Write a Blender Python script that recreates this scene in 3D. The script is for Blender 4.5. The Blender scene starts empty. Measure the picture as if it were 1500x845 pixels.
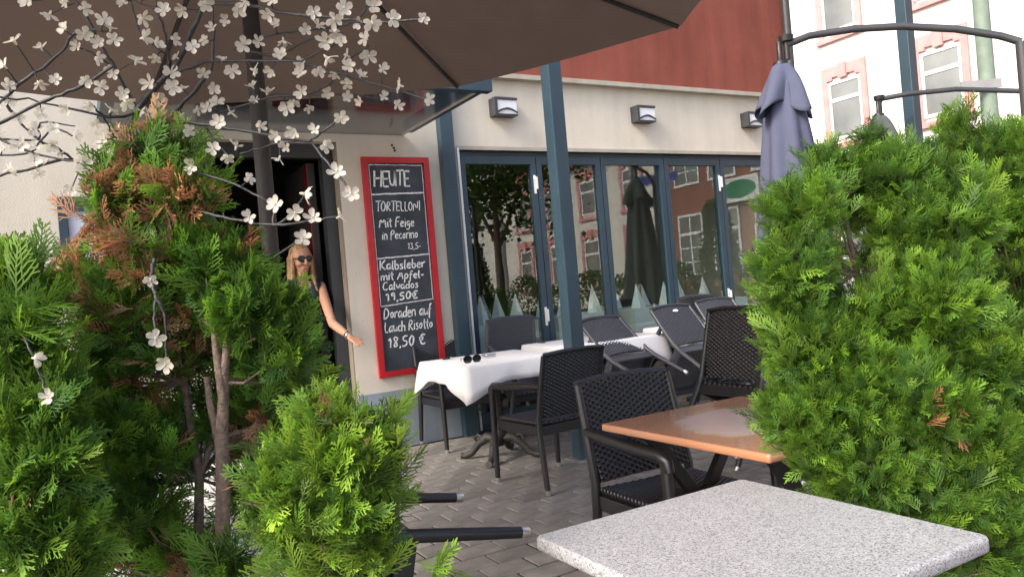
import bpy, bmesh, math, random
import numpy as np
from mathutils import Vector, Matrix, noise as mnoise
random.seed(7)
S = bpy.context.scene
COL = S.collection
# ------------------------------------------------------------------ camera
H, FPX, CX, CY = 1.3, 1125.0, 750.0, 422.5
YAW, ROLL = math.radians(29.9), math.atan(.085)
FW = Vector((math.sin(YAW), math.cos(YAW), 0)); RI = Vector((math.cos(YAW), -math.sin(YAW), 0)); ZZ = Vector((0, 0, 1))
RR = math.cos(ROLL) * RI - math.sin(ROLL) * ZZ
UU = math.cos(ROLL) * ZZ + math.sin(ROLL) * RI
EYE = Vector((0, 0, H))
cam = bpy.data.objects.new('camera', bpy.data.cameras.new('camera'))
COL.objects.link(cam)
cam.data.sensor_width = 36; cam.data.lens = 36 * FPX / 1500; cam.data.clip_end = 500; cam.data.clip_start = .05
cam.matrix_world = Matrix(((RR.x, UU.x, -FW.x, 0), (RR.y, UU.y, -FW.y, 0), (RR.z, UU.z, -FW.z, H), (0, 0, 0, 1)))
S.camera = cam
# ------------------------------------------------------------------ light
SUN_EL, SUN_AZ = math.radians(41), math.radians(192)       # azimuth of the direction TO the sun, from +X
W = bpy.data.worlds.new('World'); S.world = W; W.use_nodes = True
wn = W.node_tree.nodes; bg = wn['Background']
sky = wn.new('ShaderNodeTexSky'); sky.sky_type = 'NISHITA'; sky.sun_disc = False
sky.sun_elevation = SUN_EL; sky.sun_rotation = math.pi / 2 - SUN_AZ
sky.air_density = 1.0; sky.dust_density = 4.0; sky.ozone_density = .6
W.node_tree.links.new(sky.outputs[0], bg.inputs[0]); bg.inputs[1].default_value = .14
sun = bpy.data.objects.new('sun', bpy.data.lights.new('sun', 'SUN')); COL.objects.link(sun)
sun.data.energy = 1.4; sun.data.angle = math.radians(18); sun.data.color = (1, .95, .87)
sd = Vector((math.cos(SUN_EL) * math.cos(SUN_AZ), math.cos(SUN_EL) * math.sin(SUN_AZ), math.sin(SUN_EL)))
sun.rotation_euler = sd.to_track_quat('Z', 'Y').to_euler(); sun.location = (-6, -4, 14)
S.view_settings.view_transform = 'Standard'; S.view_settings.look = 'None'
S.view_settings.exposure = 1.5; S.view_settings.gamma = 1
S.cycles.max_bounces = 8; S.cycles.transparent_max_bounces = 16
S.cycles.use_denoising = True

# ------------------------------------------------------------------ pixel helpers (a pixel of the photograph gives a direction)
def ray(x, y): return FW + (x - CX) / FPX * RR + (CY - y) / FPX * UU
def atz(x, y, z=0.):
    d = ray(x, y); return EYE + d * ((z - H) / d.z)
def aty(x, y, Y):
    d = ray(x, y); return EYE + d * (Y / d.y)
def atd(x, y, D): return EYE + ray(x, y) * D

# ------------------------------------------------------------------ materials
def M(name, col, rough=.6, metal=0., var=.12, scale=6., bump=0., bscale=60., spec=.5, detail=4., col2=None, **kw):
    m = bpy.data.materials.new(name); m.use_nodes = True
    nt = m.node_tree; n = nt.nodes; l = nt.links; p = n['Principled BSDF']
    p.inputs['Roughness'].default_value = rough; p.inputs['Metallic'].default_value = metal
    p.inputs['Specular IOR Level'].default_value = spec
    tc = n.new('ShaderNodeTexCoord')
    no = n.new('ShaderNodeTexNoise'); no.inputs['Scale'].default_value = scale; no.inputs['Detail'].default_value = detail
    l.new(tc.outputs['Object'], no.inputs['Vector'])
    r = n.new('ShaderNodeValToRGB'); r.color_ramp.elements[0].position = .3; r.color_ramp.elements[1].position = .7
    c = Vector(col); a = c * (1 - var); b = Vector(col2) if col2 else c * (1 + var)
    r.color_ramp.elements[0].color = (*[min(1, v) for v in a], 1); r.color_ramp.elements[1].color = (*[min(1, v) for v in b], 1)
    l.new(no.outputs[0], r.inputs[0]); l.new(r.outputs[0], p.inputs['Base Color'])
    if bump:
        nb = n.new('ShaderNodeTexNoise'); nb.inputs['Scale'].default_value = bscale; nb.inputs['Detail'].default_value = 6
        l.new(tc.outputs['Object'], nb.inputs['Vector'])
        bp = n.new('ShaderNodeBump'); bp.inputs['Strength'].default_value = bump; bp.inputs['Distance'].default_value = .01
        l.new(nb.outputs[0], bp.inputs['Height']); l.new(bp.outputs[0], p.inputs['Normal'])
    m['ramp'] = r.name
    return m
def nodes(m): return m.node_tree.nodes, m.node_tree.links, m.node_tree.nodes['Principled BSDF']

MT = {}
def weather(m, amt=.12, speck=True):
    n, l, p = nodes(m); src = p.inputs['Base Color'].links[0].from_socket
    tc = n.new('ShaderNodeTexCoord'); mp = n.new('ShaderNodeMapping'); mp.inputs['Scale'].default_value = (5, 5, .5); l.new(tc.outputs['Object'], mp.inputs[0])
    st = n.new('ShaderNodeTexNoise'); st.inputs['Scale'].default_value = 1.2; st.inputs['Detail'].default_value = 8; l.new(mp.outputs[0], st.inputs['Vector'])
    bl = n.new('ShaderNodeTexNoise'); bl.inputs['Scale'].default_value = 1.7; bl.inputs['Detail'].default_value = 10; bl.inputs['Roughness'].default_value = .7; l.new(tc.outputs['Object'], bl.inputs['Vector'])
    ad = n.new('ShaderNodeMath'); ad.operation = 'ADD'; l.new(st.outputs[0], ad.inputs[0]); l.new(bl.outputs[0], ad.inputs[1])
    mr = n.new('ShaderNodeMapRange'); mr.inputs[1].default_value = .75; mr.inputs[2].default_value = 1.25; mr.inputs[3].default_value = 1 - amt; mr.inputs[4].default_value = 1.; l.new(ad.outputs[0], mr.inputs[0])
    mu = n.new('ShaderNodeMix'); mu.data_type = 'RGBA'; mu.blend_type = 'MULTIPLY'; mu.inputs[0].default_value = 1; l.new(src, mu.inputs[6]); l.new(mr.outputs[0], mu.inputs[7]); out = mu.outputs[2]
    if speck:
        vo = n.new('ShaderNodeTexNoise'); vo.inputs['Scale'].default_value = 34; vo.inputs['Detail'].default_value = 2; l.new(tc.outputs['Object'], vo.inputs['Vector'])
        gt = n.new('ShaderNodeMapRange'); gt.inputs[1].default_value = .72; gt.inputs[2].default_value = .78; gt.inputs[3].default_value = 1; gt.inputs[4].default_value = .55; l.new(vo.outputs[0], gt.inputs[0])
        m2 = n.new('ShaderNodeMix'); m2.data_type = 'RGBA'; m2.blend_type = 'MULTIPLY'; m2.inputs[0].default_value = 1; l.new(out, m2.inputs[6]); l.new(gt.outputs[0], m2.inputs[7]); out = m2.outputs[2]
    l.new(out, p.inputs['Base Color'])
MT['cream'] = M('cream_plaster', (.66, .605, .515), .9, var=.05, scale=1.3, bump=.35, bscale=90, spec=.2)
MT['red'] = M('red_plaster', (.27, .082, .06), .9, var=.07, scale=1.1, bump=.3, bscale=80, spec=.2)
MT['plinth'] = M('grey_plinth_paint', (.27, .32, .38), .8, var=.12, scale=3, bump=.2, bscale=60)
MT['teal'] = M('teal_grey_metal', (.03, .062, .088), .42, var=.1, scale=4, spec=.5)
MT['taupe'] = M('taupe_reveal', (.25, .21, .16), .8, var=.08)
MT['drip'] = M('grey_drip_edge', (.38, .35, .29), .7)
MT['paver'] = M('dark_paver', (.2, .185, .17), .85, var=.28, scale=9, bump=.5, bscale=120, detail=8)
MT['sand'] = M('joint_sand', (.022, .02, .018), .95, var=.3, scale=30)
MT['asphalt'] = M('asphalt', (.055, .055, .058), .9, var=.2, scale=5, bump=.4, bscale=200)
MT['concrete'] = M('concrete_slab', (.3, .29, .27), .85, var=.12, scale=4, bump=.2)
MT['black'] = M('black_metal', (.012, .012, .014), .45, var=.2)
MT['iron'] = M('cast_iron', (.028, .025, .024), .6, var=.3, bump=.3, bscale=80)
MT['silver'] = M('silver_cap', (.62, .62, .62), .35, metal=.9, var=.1)
MT['cloth'] = M('white_tablecloth', (.68, .67, .68), .85, var=.03, scale=8, bump=.35, bscale=14, spec=.2)
MT['chrome'] = M('white_plastic', (.78, .78, .76), .35, var=.03)
MT['napkin'] = M('white_napkin', (.82, .84, .84), .8, var=.03)
MT['wood'] = M('turned_wood', (.4, .2, .09), .5, var=.2, scale=20)
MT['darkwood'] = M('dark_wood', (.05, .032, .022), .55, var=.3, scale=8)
MT['frame_red'] = M('red_painted_wood', (.45, .012, .018), .42, var=.12, scale=9, bump=.12, bscale=40)
MT['doorred'] = M('dark_red_door', (.15, .012, .014), .4, var=.15)
MT['slate'] = M('chalkboard_slate', (.035, .043, .055), .75, var=.3, scale=5, detail=8, col2=(.062, .072, .088))
MT['chalk'] = M('white_chalk', (.8, .8, .79), .95, var=.25, scale=90, spec=.1)
MT['brownfab'] = M('brown_canopy_fabric', (.15, .117, .098), .9, var=.05, scale=3, bump=.2, bscale=300, spec=.15)
MT['bluefab'] = M('lavender_blue_fabric', (.085, .093, .145), .9, var=.08, scale=6, bump=.15, bscale=200, spec=.15)
MT['greyfab'] = M('grey_green_fabric', (.06, .075, .07), .9, var=.1)
MT['branch'] = M('black_branch', (.022, .022, .026), .5, var=.3, scale=40, bump=.3, bscale=150)
MT['bark'] = M('thuja_bark', (.16, .115, .09), .95, var=.35, scale=60, bump=.6, bscale=120)
MT['housew'] = M('white_render', (.8, .77, .7), .9, var=.04, scale=.8, bump=.1)
MT['pink'] = M('pink_sandstone', (.6, .29, .28), .85, var=.12, scale=4, bump=.2)
MT['brick'] = M('red_brick_far', (.28, .125, .09), .85, var=.2, scale=9)
MT['winwhite'] = M('white_window_frame', (.8, .8, .8), .4, var=.02)
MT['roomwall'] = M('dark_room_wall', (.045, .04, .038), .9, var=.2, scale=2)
MT['skin'] = M('skin', (.47, .25, .165), .5, var=.06, scale=14, spec=.35)
MT['hair'] = M('blond_hair', (.36, .22, .105), .45, var=.3, scale=30)
MT['navy'] = M('navy_cloth', (.016, .02, .032), .8, var=.2)
MT['greycloth'] = M('grey_cloth', (.3, .3, .31), .85, var=.1)
MT['lampglass'] = M('lamp_glass', (.7, .73, .78), .3, var=.03)
MT['lampbody'] = M('lamp_body', (.04, .042, .046), .45, var=.1)
MT['paper'] = M('pale_menu_paper', (.66, .68, .8), .4, var=.05, scale=12)
MT['polegreen'] = M('green_grey_paint', (.2, .26, .21), .6, var=.15, scale=6)
MT['signblue'] = M('street_sign_blue', (.03, .035, .28), .4, var=.05)
MT['signgreen'] = M('sign_green', (.01, .2, .09), .4, var=.05)
MT['lens'] = M('dark_lens', (.012, .013, .018), .08, var=.1)
MT['rope'] = M('white_strip', (.8, .8, .78), .6, var=.04)

for k_, a_ in (('cream', .13), ('red', .28), ('plinth', .3), ('housew', .1), ('teal', .25)): weather(MT[k_], a_)
weather(MT['brownfab'], .16, False)
n_, l_, p_ = nodes(MT['brownfab']); tr_n = n_.new('ShaderNodeBsdfTranslucent'); tr_n.inputs[0].default_value = (.12, .088, .07, 1); mx_n = n_.new('ShaderNodeMixShader'); mx_n.inputs[0].default_value = .25
l_.new(p_.outputs[0], mx_n.inputs[1]); l_.new(tr_n.outputs[0], mx_n.inputs[2]); l_.new(mx_n.outputs[0], n_['Material Output'].inputs[0])

def glassmat(name, tint, ior, rough=0.):
    m = bpy.data.materials.new(name); m.use_nodes = True
    n = m.node_tree.nodes; l = m.node_tree.links; n.remove(n['Principled BSDF'])
    out = n['Material Output']; t = n.new('ShaderNodeBsdfTransparent'); t.inputs[0].default_value = (*tint, 1)
    g = n.new('ShaderNodeBsdfGlossy'); g.inputs['Roughness'].default_value = rough
    f = n.new('ShaderNodeFresnel'); ge = n.new('ShaderNodeNewGeometry'); mi = n.new('ShaderNodeMix'); l.new(ge.outputs['Backfacing'], mi.inputs[0])
    mi.inputs[2].default_value = ior; mi.inputs[3].default_value = 1 / ior; l.new(mi.outputs[0], f.inputs[0])
    no = n.new('ShaderNodeTexNoise'); no.inputs['Scale'].default_value = 1.6
    tc = n.new('ShaderNodeTexCoord'); l.new(tc.outputs['Object'], no.inputs['Vector'])
    bp = n.new('ShaderNodeBump'); bp.inputs['Strength'].default_value = .05; bp.inputs['Distance'].default_value = .01
    l.new(no.outputs[0], bp.inputs['Height']); l.new(bp.outputs[0], g.inputs['Normal'])
    mx = n.new('ShaderNodeMixShader'); l.new(f.outputs[0], mx.inputs[0]); l.new(t.outputs[0], mx.inputs[1]); l.new(g.outputs[0], mx.inputs[2])
    l.new(mx.outputs[0], out.inputs[0]); return m
MT['glass'] = glassmat('window_glass', (.86, .91, .89), 1.8)
MT['canglass'] = glassmat('canopy_glass', (.42, .42, .42), 1.7, .15)
MT['clearglass'] = glassmat('ashtray_glass', (.8, .84, .86), 1.5, .03)
def housewin():
    m = M('house_window_glass', (.2, .21, .2), .08, var=.4, scale=.6, spec=.5); return m
MT['hglass'] = housewin()

def wicker(name, col):
    m = M(name, col, .36, var=.3, scale=120, spec=.6); return m
MT['wicker'] = wicker('black_wicker', (.013, .013, .015))
MT['wickergrey'] = wicker('dark_grey_wicker', (.04, .043, .053))

def granite():
    m = M('speckled_granite', (.5, .49, .5), .45, var=0., spec=.5); n, l, p = nodes(m)
    tc = n.new('ShaderNodeTexCoord'); v = n.new('ShaderNodeTexVoronoi'); v.inputs['Scale'].default_value = 370
    l.new(tc.outputs['Object'], v.inputs['Vector'])
    r = n.new('ShaderNodeValToRGB'); r.color_ramp.interpolation = 'CONSTANT'
    e = r.color_ramp.elements; e[0].color = (.15, .15, .155, 1); e[0].position = 0
    e[1].color = (.27, .27, .28, 1); e[1].position = .17
    for pos, c in ((.36, (.36, .36, .38)), (.7, (.44, .44, .47)), (.9, (.32, .31, .3))):
        q = e.new(pos); q.color = (*c, 1)
    sp = n.new('ShaderNodeSeparateColor'); l.new(v.outputs['Color'], sp.inputs[0]); l.new(sp.outputs[0], r.inputs[0])
    l.new(r.outputs[0], p.inputs['Base Color']); weather(m, .12, False)
    return m
MT['granite'] = granite()
def terracotta():
    m = M('sandstone_top', (.5, .2, .1), .22, spec=.9, var=.1, scale=3); n, l, p = nodes(m)
    tc = n.new('ShaderNodeTexCoord'); mp = n.new('ShaderNodeMapping'); l.new(tc.outputs['Object'], mp.inputs[0])
    mp.inputs['Scale'].default_value = (2.3, 2.2, .01)
    nz = n.new('ShaderNodeTexNoise'); nz.inputs['Scale'].default_value = 5; l.new(tc.outputs['Object'], nz.inputs['Vector'])
    mixv = n.new('ShaderNodeVectorMath'); mixv.operation = 'MULTIPLY_ADD'; l.new(nz.outputs['Color'], mixv.inputs[0])
    mixv.inputs[1].default_value = (.35, .35, 0); l.new(mp.outputs[0], mixv.inputs[2])
    sb = n.new('ShaderNodeVectorMath'); sb.operation = 'SUBTRACT'; l.new(mixv.outputs[0], sb.inputs[0]); sb.inputs[1].default_value = (.17, .17, 0)
    ln = n.new('ShaderNodeVectorMath'); ln.operation = 'LENGTH'; l.new(sb.outputs[0], ln.inputs[0])
    r = n.new('ShaderNodeValToRGB'); e = r.color_ramp.elements
    e[0].position = 0; e[0].color = (.8, .6, .57, 1); e[1].position = 1; e[1].color = (.6, .27, .14, 1)
    for pos, c in ((.54, (.79, .57, .53)), (.6, (.66, .5, .33)), (.65, (.57, .27, .14)), (.85, (.52, .24, .125))):
        q = e.new(pos); q.color = (*c, 1)
    l.new(ln.outputs['Value'], r.inputs[0]); l.new(r.outputs[0], p.inputs['Base Color']); p.inputs['Coat Weight'].default_value = 1.; p.inputs['Coat Roughness'].default_value = .12; p.inputs['Coat IOR'].default_value = 1.6; weather(m, .1); return m
MT['terra'] = terracotta()

def foliage():
    m = bpy.data.materials.new('thuja_foliage'); m.use_nodes = True
    n = m.node_tree.nodes; l = m.node_tree.links; p = n['Principled BSDF']; out = n['Material Output']
    a = n.new('ShaderNodeAttribute'); a.attribute_name = 'tint'
    p.inputs['Roughness'].default_value = .55; p.inputs['Specular IOR Level'].default_value = .35
    l.new(a.outputs['Color'], p.inputs['Base Color'])
    t = n.new('ShaderNodeBsdfTranslucent'); l.new(a.outputs['Color'], t.inputs[0])
    mx = n.new('ShaderNodeMixShader'); mx.inputs[0].default_value = .45
    l.new(p.outputs[0], mx.inputs[1]); l.new(t.outputs[0], mx.inputs[2]); l.new(mx.outputs[0], out.inputs[0]); return m
MT['leaf'] = foliage()
def petal():
    m = bpy.data.materials.new('clear_petal'); m.use_nodes = True
    n = m.node_tree.nodes; l = m.node_tree.links; p = n['Principled BSDF']; out = n['Material Output']
    p.inputs['Base Color'].default_value = (.74, .69, .6, 1); p.inputs['Roughness'].default_value = .3
    t = n.new('ShaderNodeBsdfTranslucent'); t.inputs[0].default_value = (.8, .77, .7, 1)
    tr = n.new('ShaderNodeBsdfTransparent')
    m1 = n.new('ShaderNodeMixShader'); m1.inputs[0].default_value = .35; l.new(p.outputs[0], m1.inputs[1]); l.new(t.outputs[0], m1.inputs[2])
    m2 = n.new('ShaderNodeMixShader'); m2.inputs[0].default_value = .28; l.new(m1.outputs[0], m2.inputs[1]); l.new(tr.outputs[0], m2.inputs[2])
    l.new(m2.outputs[0], out.inputs[0]); return m
MT['petal'] = petal()

# ------------------------------------------------------------------ mesh builder
class MB:
    def __init__(s): s.v = []; s.f = []; s.sm = []
    def add(s, v, f, smooth=False):
        b = len(s.v); s.v += [tuple(q) for q in v]; s.f += [tuple(b + i for i in q) for q in f]; s.sm += [smooth] * len(f); return s
    def box(s, x0, x1, y0, y1, z0, z1):
        return s.add([(x, y, z) for z in (z0, z1) for y in (y0, y1) for x in (x0, x1)],
                     [(0, 2, 3, 1), (4, 5, 7, 6), (0, 1, 5, 4), (2, 6, 7, 3), (0, 4, 6, 2), (1, 3, 7, 5)])
    def beam(s, p0, p1, w, h, up=(0, 0, 1)):
        p0 = Vector(p0); p1 = Vector(p1); d = (p1 - p0).normalized(); u = Vector(up)
        if abs(d.dot(u)) > .98: u = Vector((0, 1, 0))
        a = d.cross(u).normalized(); b = a.cross(d)
        v = [p + a * sx * w / 2 + b * sz * h / 2 for p in (p0, p1) for sx, sz in ((-1, -1), (1, -1), (1, 1), (-1, 1))]
        return s.add(v, [(0, 1, 2, 3), (7, 6, 5, 4), (0, 4, 5, 1), (1, 5, 6, 2), (2, 6, 7, 3), (3, 7, 4, 0)])
    def tube(s, pts, rad, n=8, cap=True, flat=None):
        pts = [Vector(p) for p in pts]; k = len(pts)
        if not hasattr(rad, '__len__'): rad = [rad] * k
        v = []; a = None
        for i, p in enumerate(pts):
            d = (pts[min(i + 1, k - 1)] - pts[max(i - 1, 0)])
            d = d.normalized() if d.length > 1e-9 else Vector((0, 0, 1))
            if a is None:
                a = d.orthogonal().normalized()
            else:
                a = (a - d * a.dot(d))
                a = a.normalized() if a.length > 1e-6 else d.orthogonal().normalized()
            b = d.cross(a)
            for j in range(n):
                t = 2 * math.pi * j / n; v.append(p + (a * math.cos(t) + b * math.sin(t)) * rad[i])
        f = [(i * n + j, i * n + (j + 1) % n, (i + 1) * n + (j + 1) % n, (i + 1) * n + j) for i in range(k - 1) for j in range(n)]
        s.add(v, f, True)
        if cap:
            s.add(v[:n], [tuple(range(n - 1, -1, -1))]); s.add(v[-n:], [tuple(range(n))])
        return s
    def lathe(s, prof, c=(0, 0, 0), n=24, cap=True):
        v = [(c[0] + r * math.cos(2 * math.pi * j / n), c[1] + r * math.sin(2 * math.pi * j / n), c[2] + z) for r, z in prof for j in range(n)]
        k = len(prof)
        s.add(v, [(i * n + j, i * n + (j + 1) % n, (i + 1) * n + (j + 1) % n, (i + 1) * n + j) for i in range(k - 1) for j in range(n)], True)
        if cap: s.add(v[:n], [tuple(range(n - 1, -1, -1))]); s.add(v[-n:], [tuple(range(n))])
        return s
    def mesh(s, name, mat, org=None, bevel=0):
        me = bpy.data.meshes.new(name)
        v = s.v if org is None else [(a[0] - org[0], a[1] - org[1], a[2] - org[2]) for a in s.v]
        me.from_pydata(v, [], s.f); me.polygons.foreach_set('use_smooth', s.sm)
        if bevel:
            bm = bmesh.new(); bm.from_mesh(me)
            bmesh.ops.remove_doubles(bm, verts=bm.verts, dist=1e-5)
            bmesh.ops.bevel(bm, geom=list(bm.edges), offset=bevel, segments=2, affect='EDGES', profile=.6)
            bm.to_mesh(me); bm.free()
        if mat: me.materials.append(MT[mat] if isinstance(mat, str) else mat)
        me.update(); return me
    def build(s, name, mat, parent=None, bevel=0, org=None):
        if org is None and parent is not None: org = parent.get('_o')
        return link(name, s.mesh(name, mat, org, bevel), parent)
def link(name, me, parent=None):
    o = bpy.data.objects.new(name, me); COL.objects.link(o)
    if parent is not None: o.parent = parent
    if parent is not None and parent.get('_o') is not None: o['_o'] = parent['_o']
    return o
def thing(name, label, cat, loc=(0, 0, 0), group=None, local=False):
    o = bpy.data.objects.new(name, None); COL.objects.link(o); o.location = loc; o.empty_display_size = .1
    o['label'] = label; o['category'] = cat
    if group: o['group'] = group
    o['_o'] = (0., 0., 0.) if local else tuple(float(x) for x in loc)     # where world-built part vertices are measured from
    return o
def tag(o, label, cat, group=None):
    o['label'] = label; o['category'] = cat
    if group: o['group'] = group
    return o
def one(mb, name, mat, label, cat, org, group=None, bevel=0):             # a thing that is one mesh, origin at its base
    o = mb.build(name, mat, None, bevel, org=org); o.location = org; return tag(o, label, cat, group)
def structure(o): o['kind'] = 'structure'; return o
def copy_tree(o, parent=None):
    c = o.copy(); COL.objects.link(c); c.parent = parent
    for ch in list(o.children): copy_tree(ch, c)
    return c
def box(x0, x1, y0, y1, z0, z1): return MB().box(x0, x1, y0, y1, z0, z1)

# ================================================================== SETTING
YW = 6.365                                  # front plane of the restaurant wall
g = MB(); g.add([(-60, -60, -.03), (60, -60, -.03), (60, 90, -.03), (-60, 90, -.03)], [(0, 1, 2, 3)])
structure(g.build('ground', 'concrete'))
structure(box(11.6, 17.4, -60, 60, -.025, -.012).build('road', 'asphalt'))
structure(box(17.4, 17.55, -60, 60, -.02, .1).build('kerb', 'concrete'))
structure(box(17.55, 21.4, -60, 60, -.02, .09).build('pavement', 'concrete'))
ter = structure(box(-6, 10.6, -2.5, YW + .3, -.028, -.006).build('terrace', 'sand'))
# pavers: running bond along the wall
PL, PW, J = .24, .16, .009
def inframe(x, y):
    d = Vector((x, y, 0)) - EYE; k = d.dot(FW)
    if k < .6: return None
    px = CX + FPX * d.dot(RR) / k; py = CY - FPX * d.dot(UU) / k
    return px, py, k
slots = []
for j in range(int(-2.4 / PW), int((YW - .01) / PW)):
    y = j * PW + .06
    if y + PW > YW - .005: continue
    for i in range(int(-5.8 / PL), int(10.4 / PL)):
        slots.append((i * PL + (PL / 2 if j % 2 else 0), y))
def vis(sl):
    q = inframe(sl[0] + PL / 2, sl[1] + PW / 2)
    if q is None: return 1e9
    px, py, k = q
    if 600 < px < 1130 and 600 < py < 900 and not (px > 790 and py > 800) and not (py > 790 + (px - 790) * -.3 and px > 800): return k
    return 1e9
slots.sort(key=vis)
pm = []
for k in range(6):
    r = random.Random(k); b = MB(); e = .006
    z1 = .012; dz = [r.uniform(-.0015, .0015) for _ in range(4)]
    c = [(J / 2, J / 2), (PL - J / 2, J / 2), (PL - J / 2, PW - J / 2), (J / 2, PW - J / 2)]
    c2 = [(J / 2 + e, J / 2 + e), (PL - J / 2 - e, J / 2 + e), (PL - J / 2 - e, PW - J / 2 - e), (J / 2 + e, PW - J / 2 - e)]
    b.add([(x, y, -.01) for x, y in c] + [(x, y, z1 - .005) for x, y in c] + [(x, y, z1 + d) for (x, y), d in zip(c2, dz)],
          [(8, 9, 10, 11)] + [(i, (i + 1) % 4, 4 + (i + 1) % 4, 4 + i) for i in range(4)] + [(4 + i, 4 + (i + 1) % 4, 8 + (i + 1) % 4, 8 + i) for i in range(4)])
    tone_ = r.uniform(.8, 1.16)
    m = M('paver_tone', [c * tone_ for c in (.215, .2, .186)], .85, var=.25, scale=9, bump=.5, bscale=120, detail=8)
    weather(m, .3); pm.append(b.mesh('paver', m))
rest = MB()
for k, (x, y) in enumerate(slots):
    if k < 290:
        o = link('paver', pm[random.randrange(6)], ter); o.location = (x, y, random.uniform(-.012, -.0085))
    else:
        z = .0; e = .006
        c = [(x + J / 2, y + J / 2), (x + PL - J / 2, y + J / 2), (x + PL - J / 2, y + PW - J / 2), (x + J / 2, y + PW - J / 2)]
        c2 = [(x + J / 2 + e, y + J / 2 + e), (x + PL - J / 2 - e, y + J / 2 + e), (x + PL - J / 2 - e, y + PW - J / 2 - e), (x + J / 2 + e, y + PW - J / 2 - e)]
        rest.add([(a, b_, -.02) for a, b_ in c] + [(a, b_, z) for a, b_ in c2], [(4, 5, 6, 7)] + [(i, (i + 1) % 4, 4 + (i + 1) % 4, 4 + i) for i in range(4)])
o = rest.build('distant_pavers', 'paver', ter); o['kind'] = 'stuff'

# ------------------------------------------------------------------ restaurant building
XL, XR, ZT = -7., 7.75, 11.
DX0, DX1, DZ = .95, 2.06, 2.67
WX0, WX1, WZ = 3.2, 7.45, 2.62
B = thing('restaurant_building', 'cream and red plastered restaurant building with teal folding glass front', 'building', (0, YW, 0))
T = .3
# walls as butted pieces round the two openings
for nm, a in (('wall', (XL, DX0, YW, YW + T, .5, 3.3)), ('wall', (DX1, WX0, YW, YW + T, .5, 3.3)), ('wall', (DX0, DX1, YW, YW + T, DZ, 3.3)),
              ('wall', (WX0, WX1, YW, YW + T, WZ, 3.3)), ('wall', (WX1, XR, YW, YW + T, .5, 3.3))):
    box(*a).build(nm, 'cream', B)
for a in ((XL, DX0, YW - .012, YW + T, 0, .5), (DX1, WX0, YW - .012, YW + T, 0, .5), (WX1, XR, YW - .012, YW + T, 0, .5)):
    box(*a).build('plinth', 'plinth', B)
uw = box(XL - .05, XR + .05, YW - .07, YW + T, 3.345, ZT).build('upper_wall', 'red', B)
box(XL - .05, XR + .05, YW - .085, YW + T, 3.3, 3.345).build('drip_edge', 'drip', B)
box(XR - T, XR, YW + T, YW + 9, 0, 3.3).build('side_wall', 'cream', B)
box(XR - T, XR + .05, YW + T, YW + 9, 3.345, ZT).build('side_upper_wall', 'red', B)
box(XL - .3, XR + .3, YW - .4, YW + 9.4, ZT, ZT + .25).build('roof', 'darkwood', B)
# interior
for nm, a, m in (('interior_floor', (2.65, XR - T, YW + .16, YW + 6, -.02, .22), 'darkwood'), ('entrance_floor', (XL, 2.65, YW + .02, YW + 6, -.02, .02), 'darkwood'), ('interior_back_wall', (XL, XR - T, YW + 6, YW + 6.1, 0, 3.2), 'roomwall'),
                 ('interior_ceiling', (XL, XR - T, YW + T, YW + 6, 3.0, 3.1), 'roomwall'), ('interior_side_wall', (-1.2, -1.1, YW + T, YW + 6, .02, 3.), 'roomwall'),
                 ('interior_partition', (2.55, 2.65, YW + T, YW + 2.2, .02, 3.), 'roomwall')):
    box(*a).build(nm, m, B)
# door reveal, frame, open leaf
box(DX1 - .012, DX1, YW + .004, YW + T, 0, DZ).build('door_reveal', 'taupe', B)
box(DX0, DX0 + .012, YW + .004, YW + T, 0, DZ).build('door_reveal', 'taupe', B)
fr = MB(); fr.box(DX1 - .11, DX1 - .012, YW + .1, YW + .2, .02, DZ); fr.box(DX0 + .012, DX0 + .1, YW + .1, YW + .2, .02, DZ); fr.box(DX0 + .1, DX1 - .11, YW + .1, YW + .2, DZ - .12, DZ)
fr.build('door_frame', 'lampbody', B, bevel=.004)
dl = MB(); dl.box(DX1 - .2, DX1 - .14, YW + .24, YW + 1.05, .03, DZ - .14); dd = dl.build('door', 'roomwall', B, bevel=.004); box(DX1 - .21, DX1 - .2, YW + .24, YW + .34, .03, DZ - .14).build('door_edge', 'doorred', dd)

# shelf and picture inside the entrance
box(.6, 2.5, YW + 2.4, YW + 2.45, .02, 2.9).build('interior_screen', 'roomwall', B)
box(1.3, 1.9, YW + 2.36, YW + 2.4, 1.65, 1.72).build('shelf', 'drip', B)
# window reveal trim + white strip + folding doors
box(WX0, WX1, YW - .02, YW + .05, WZ, WZ + .035).build('lintel_trim', 'drip', B)
fr = MB(); fr.box(WX0, WX0 + .025, YW + .05, YW + .15, .05, WZ - .04); fr.box(WX1 - .06, WX1, YW + .05, YW + .15, .05, WZ - .04); fr.box(WX0, WX1, YW + .05, YW + .15, WZ - .04, WZ)
fr.box(WX0, WX1, YW + .05, YW + .15, 0.0, .05)
fr.build('window_frame', 'teal', B)
seams = [WX0 + .025, 4.07, 4.86, 5.72, 6.56, WX1 - .06]
for i in range(5):
    a, b = seams[i] + .004, seams[i + 1] - .004
    f = MB(); w = .06; y0, y1 = YW + .035, YW + .1; zt = WZ - .045
    f.box(a, a + w, y0, y1, .055, zt); f.box(b - w, b, y0, y1, .055, zt); f.box(a + w, b - w, y0, y1, zt - .075, zt); f.box(a + w, b - w, y0, y1, .055, .16)
    o = f.build('folding_door', 'teal', B)
    box(a + w, b - w, YW + .06, YW + .066, .16, zt - .075).build('pane', 'glass', o)
    if i in (0, 3):
        for z in (1.0, 2.3):
            h = MB(); x = b - w * .45
            h.box(x - .012, x + .012, y0 - .008, y0 - .001, z - .09, z + .09); h.box(x - .01, x + .01, y0 - .045, y0 - .008, z + .05, z + .07); h.box(x - .01, x + .01, y0 - .045, y0 - .03, z - .05, z + .05)
            h.build('handle', 'chrome', o)
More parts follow.
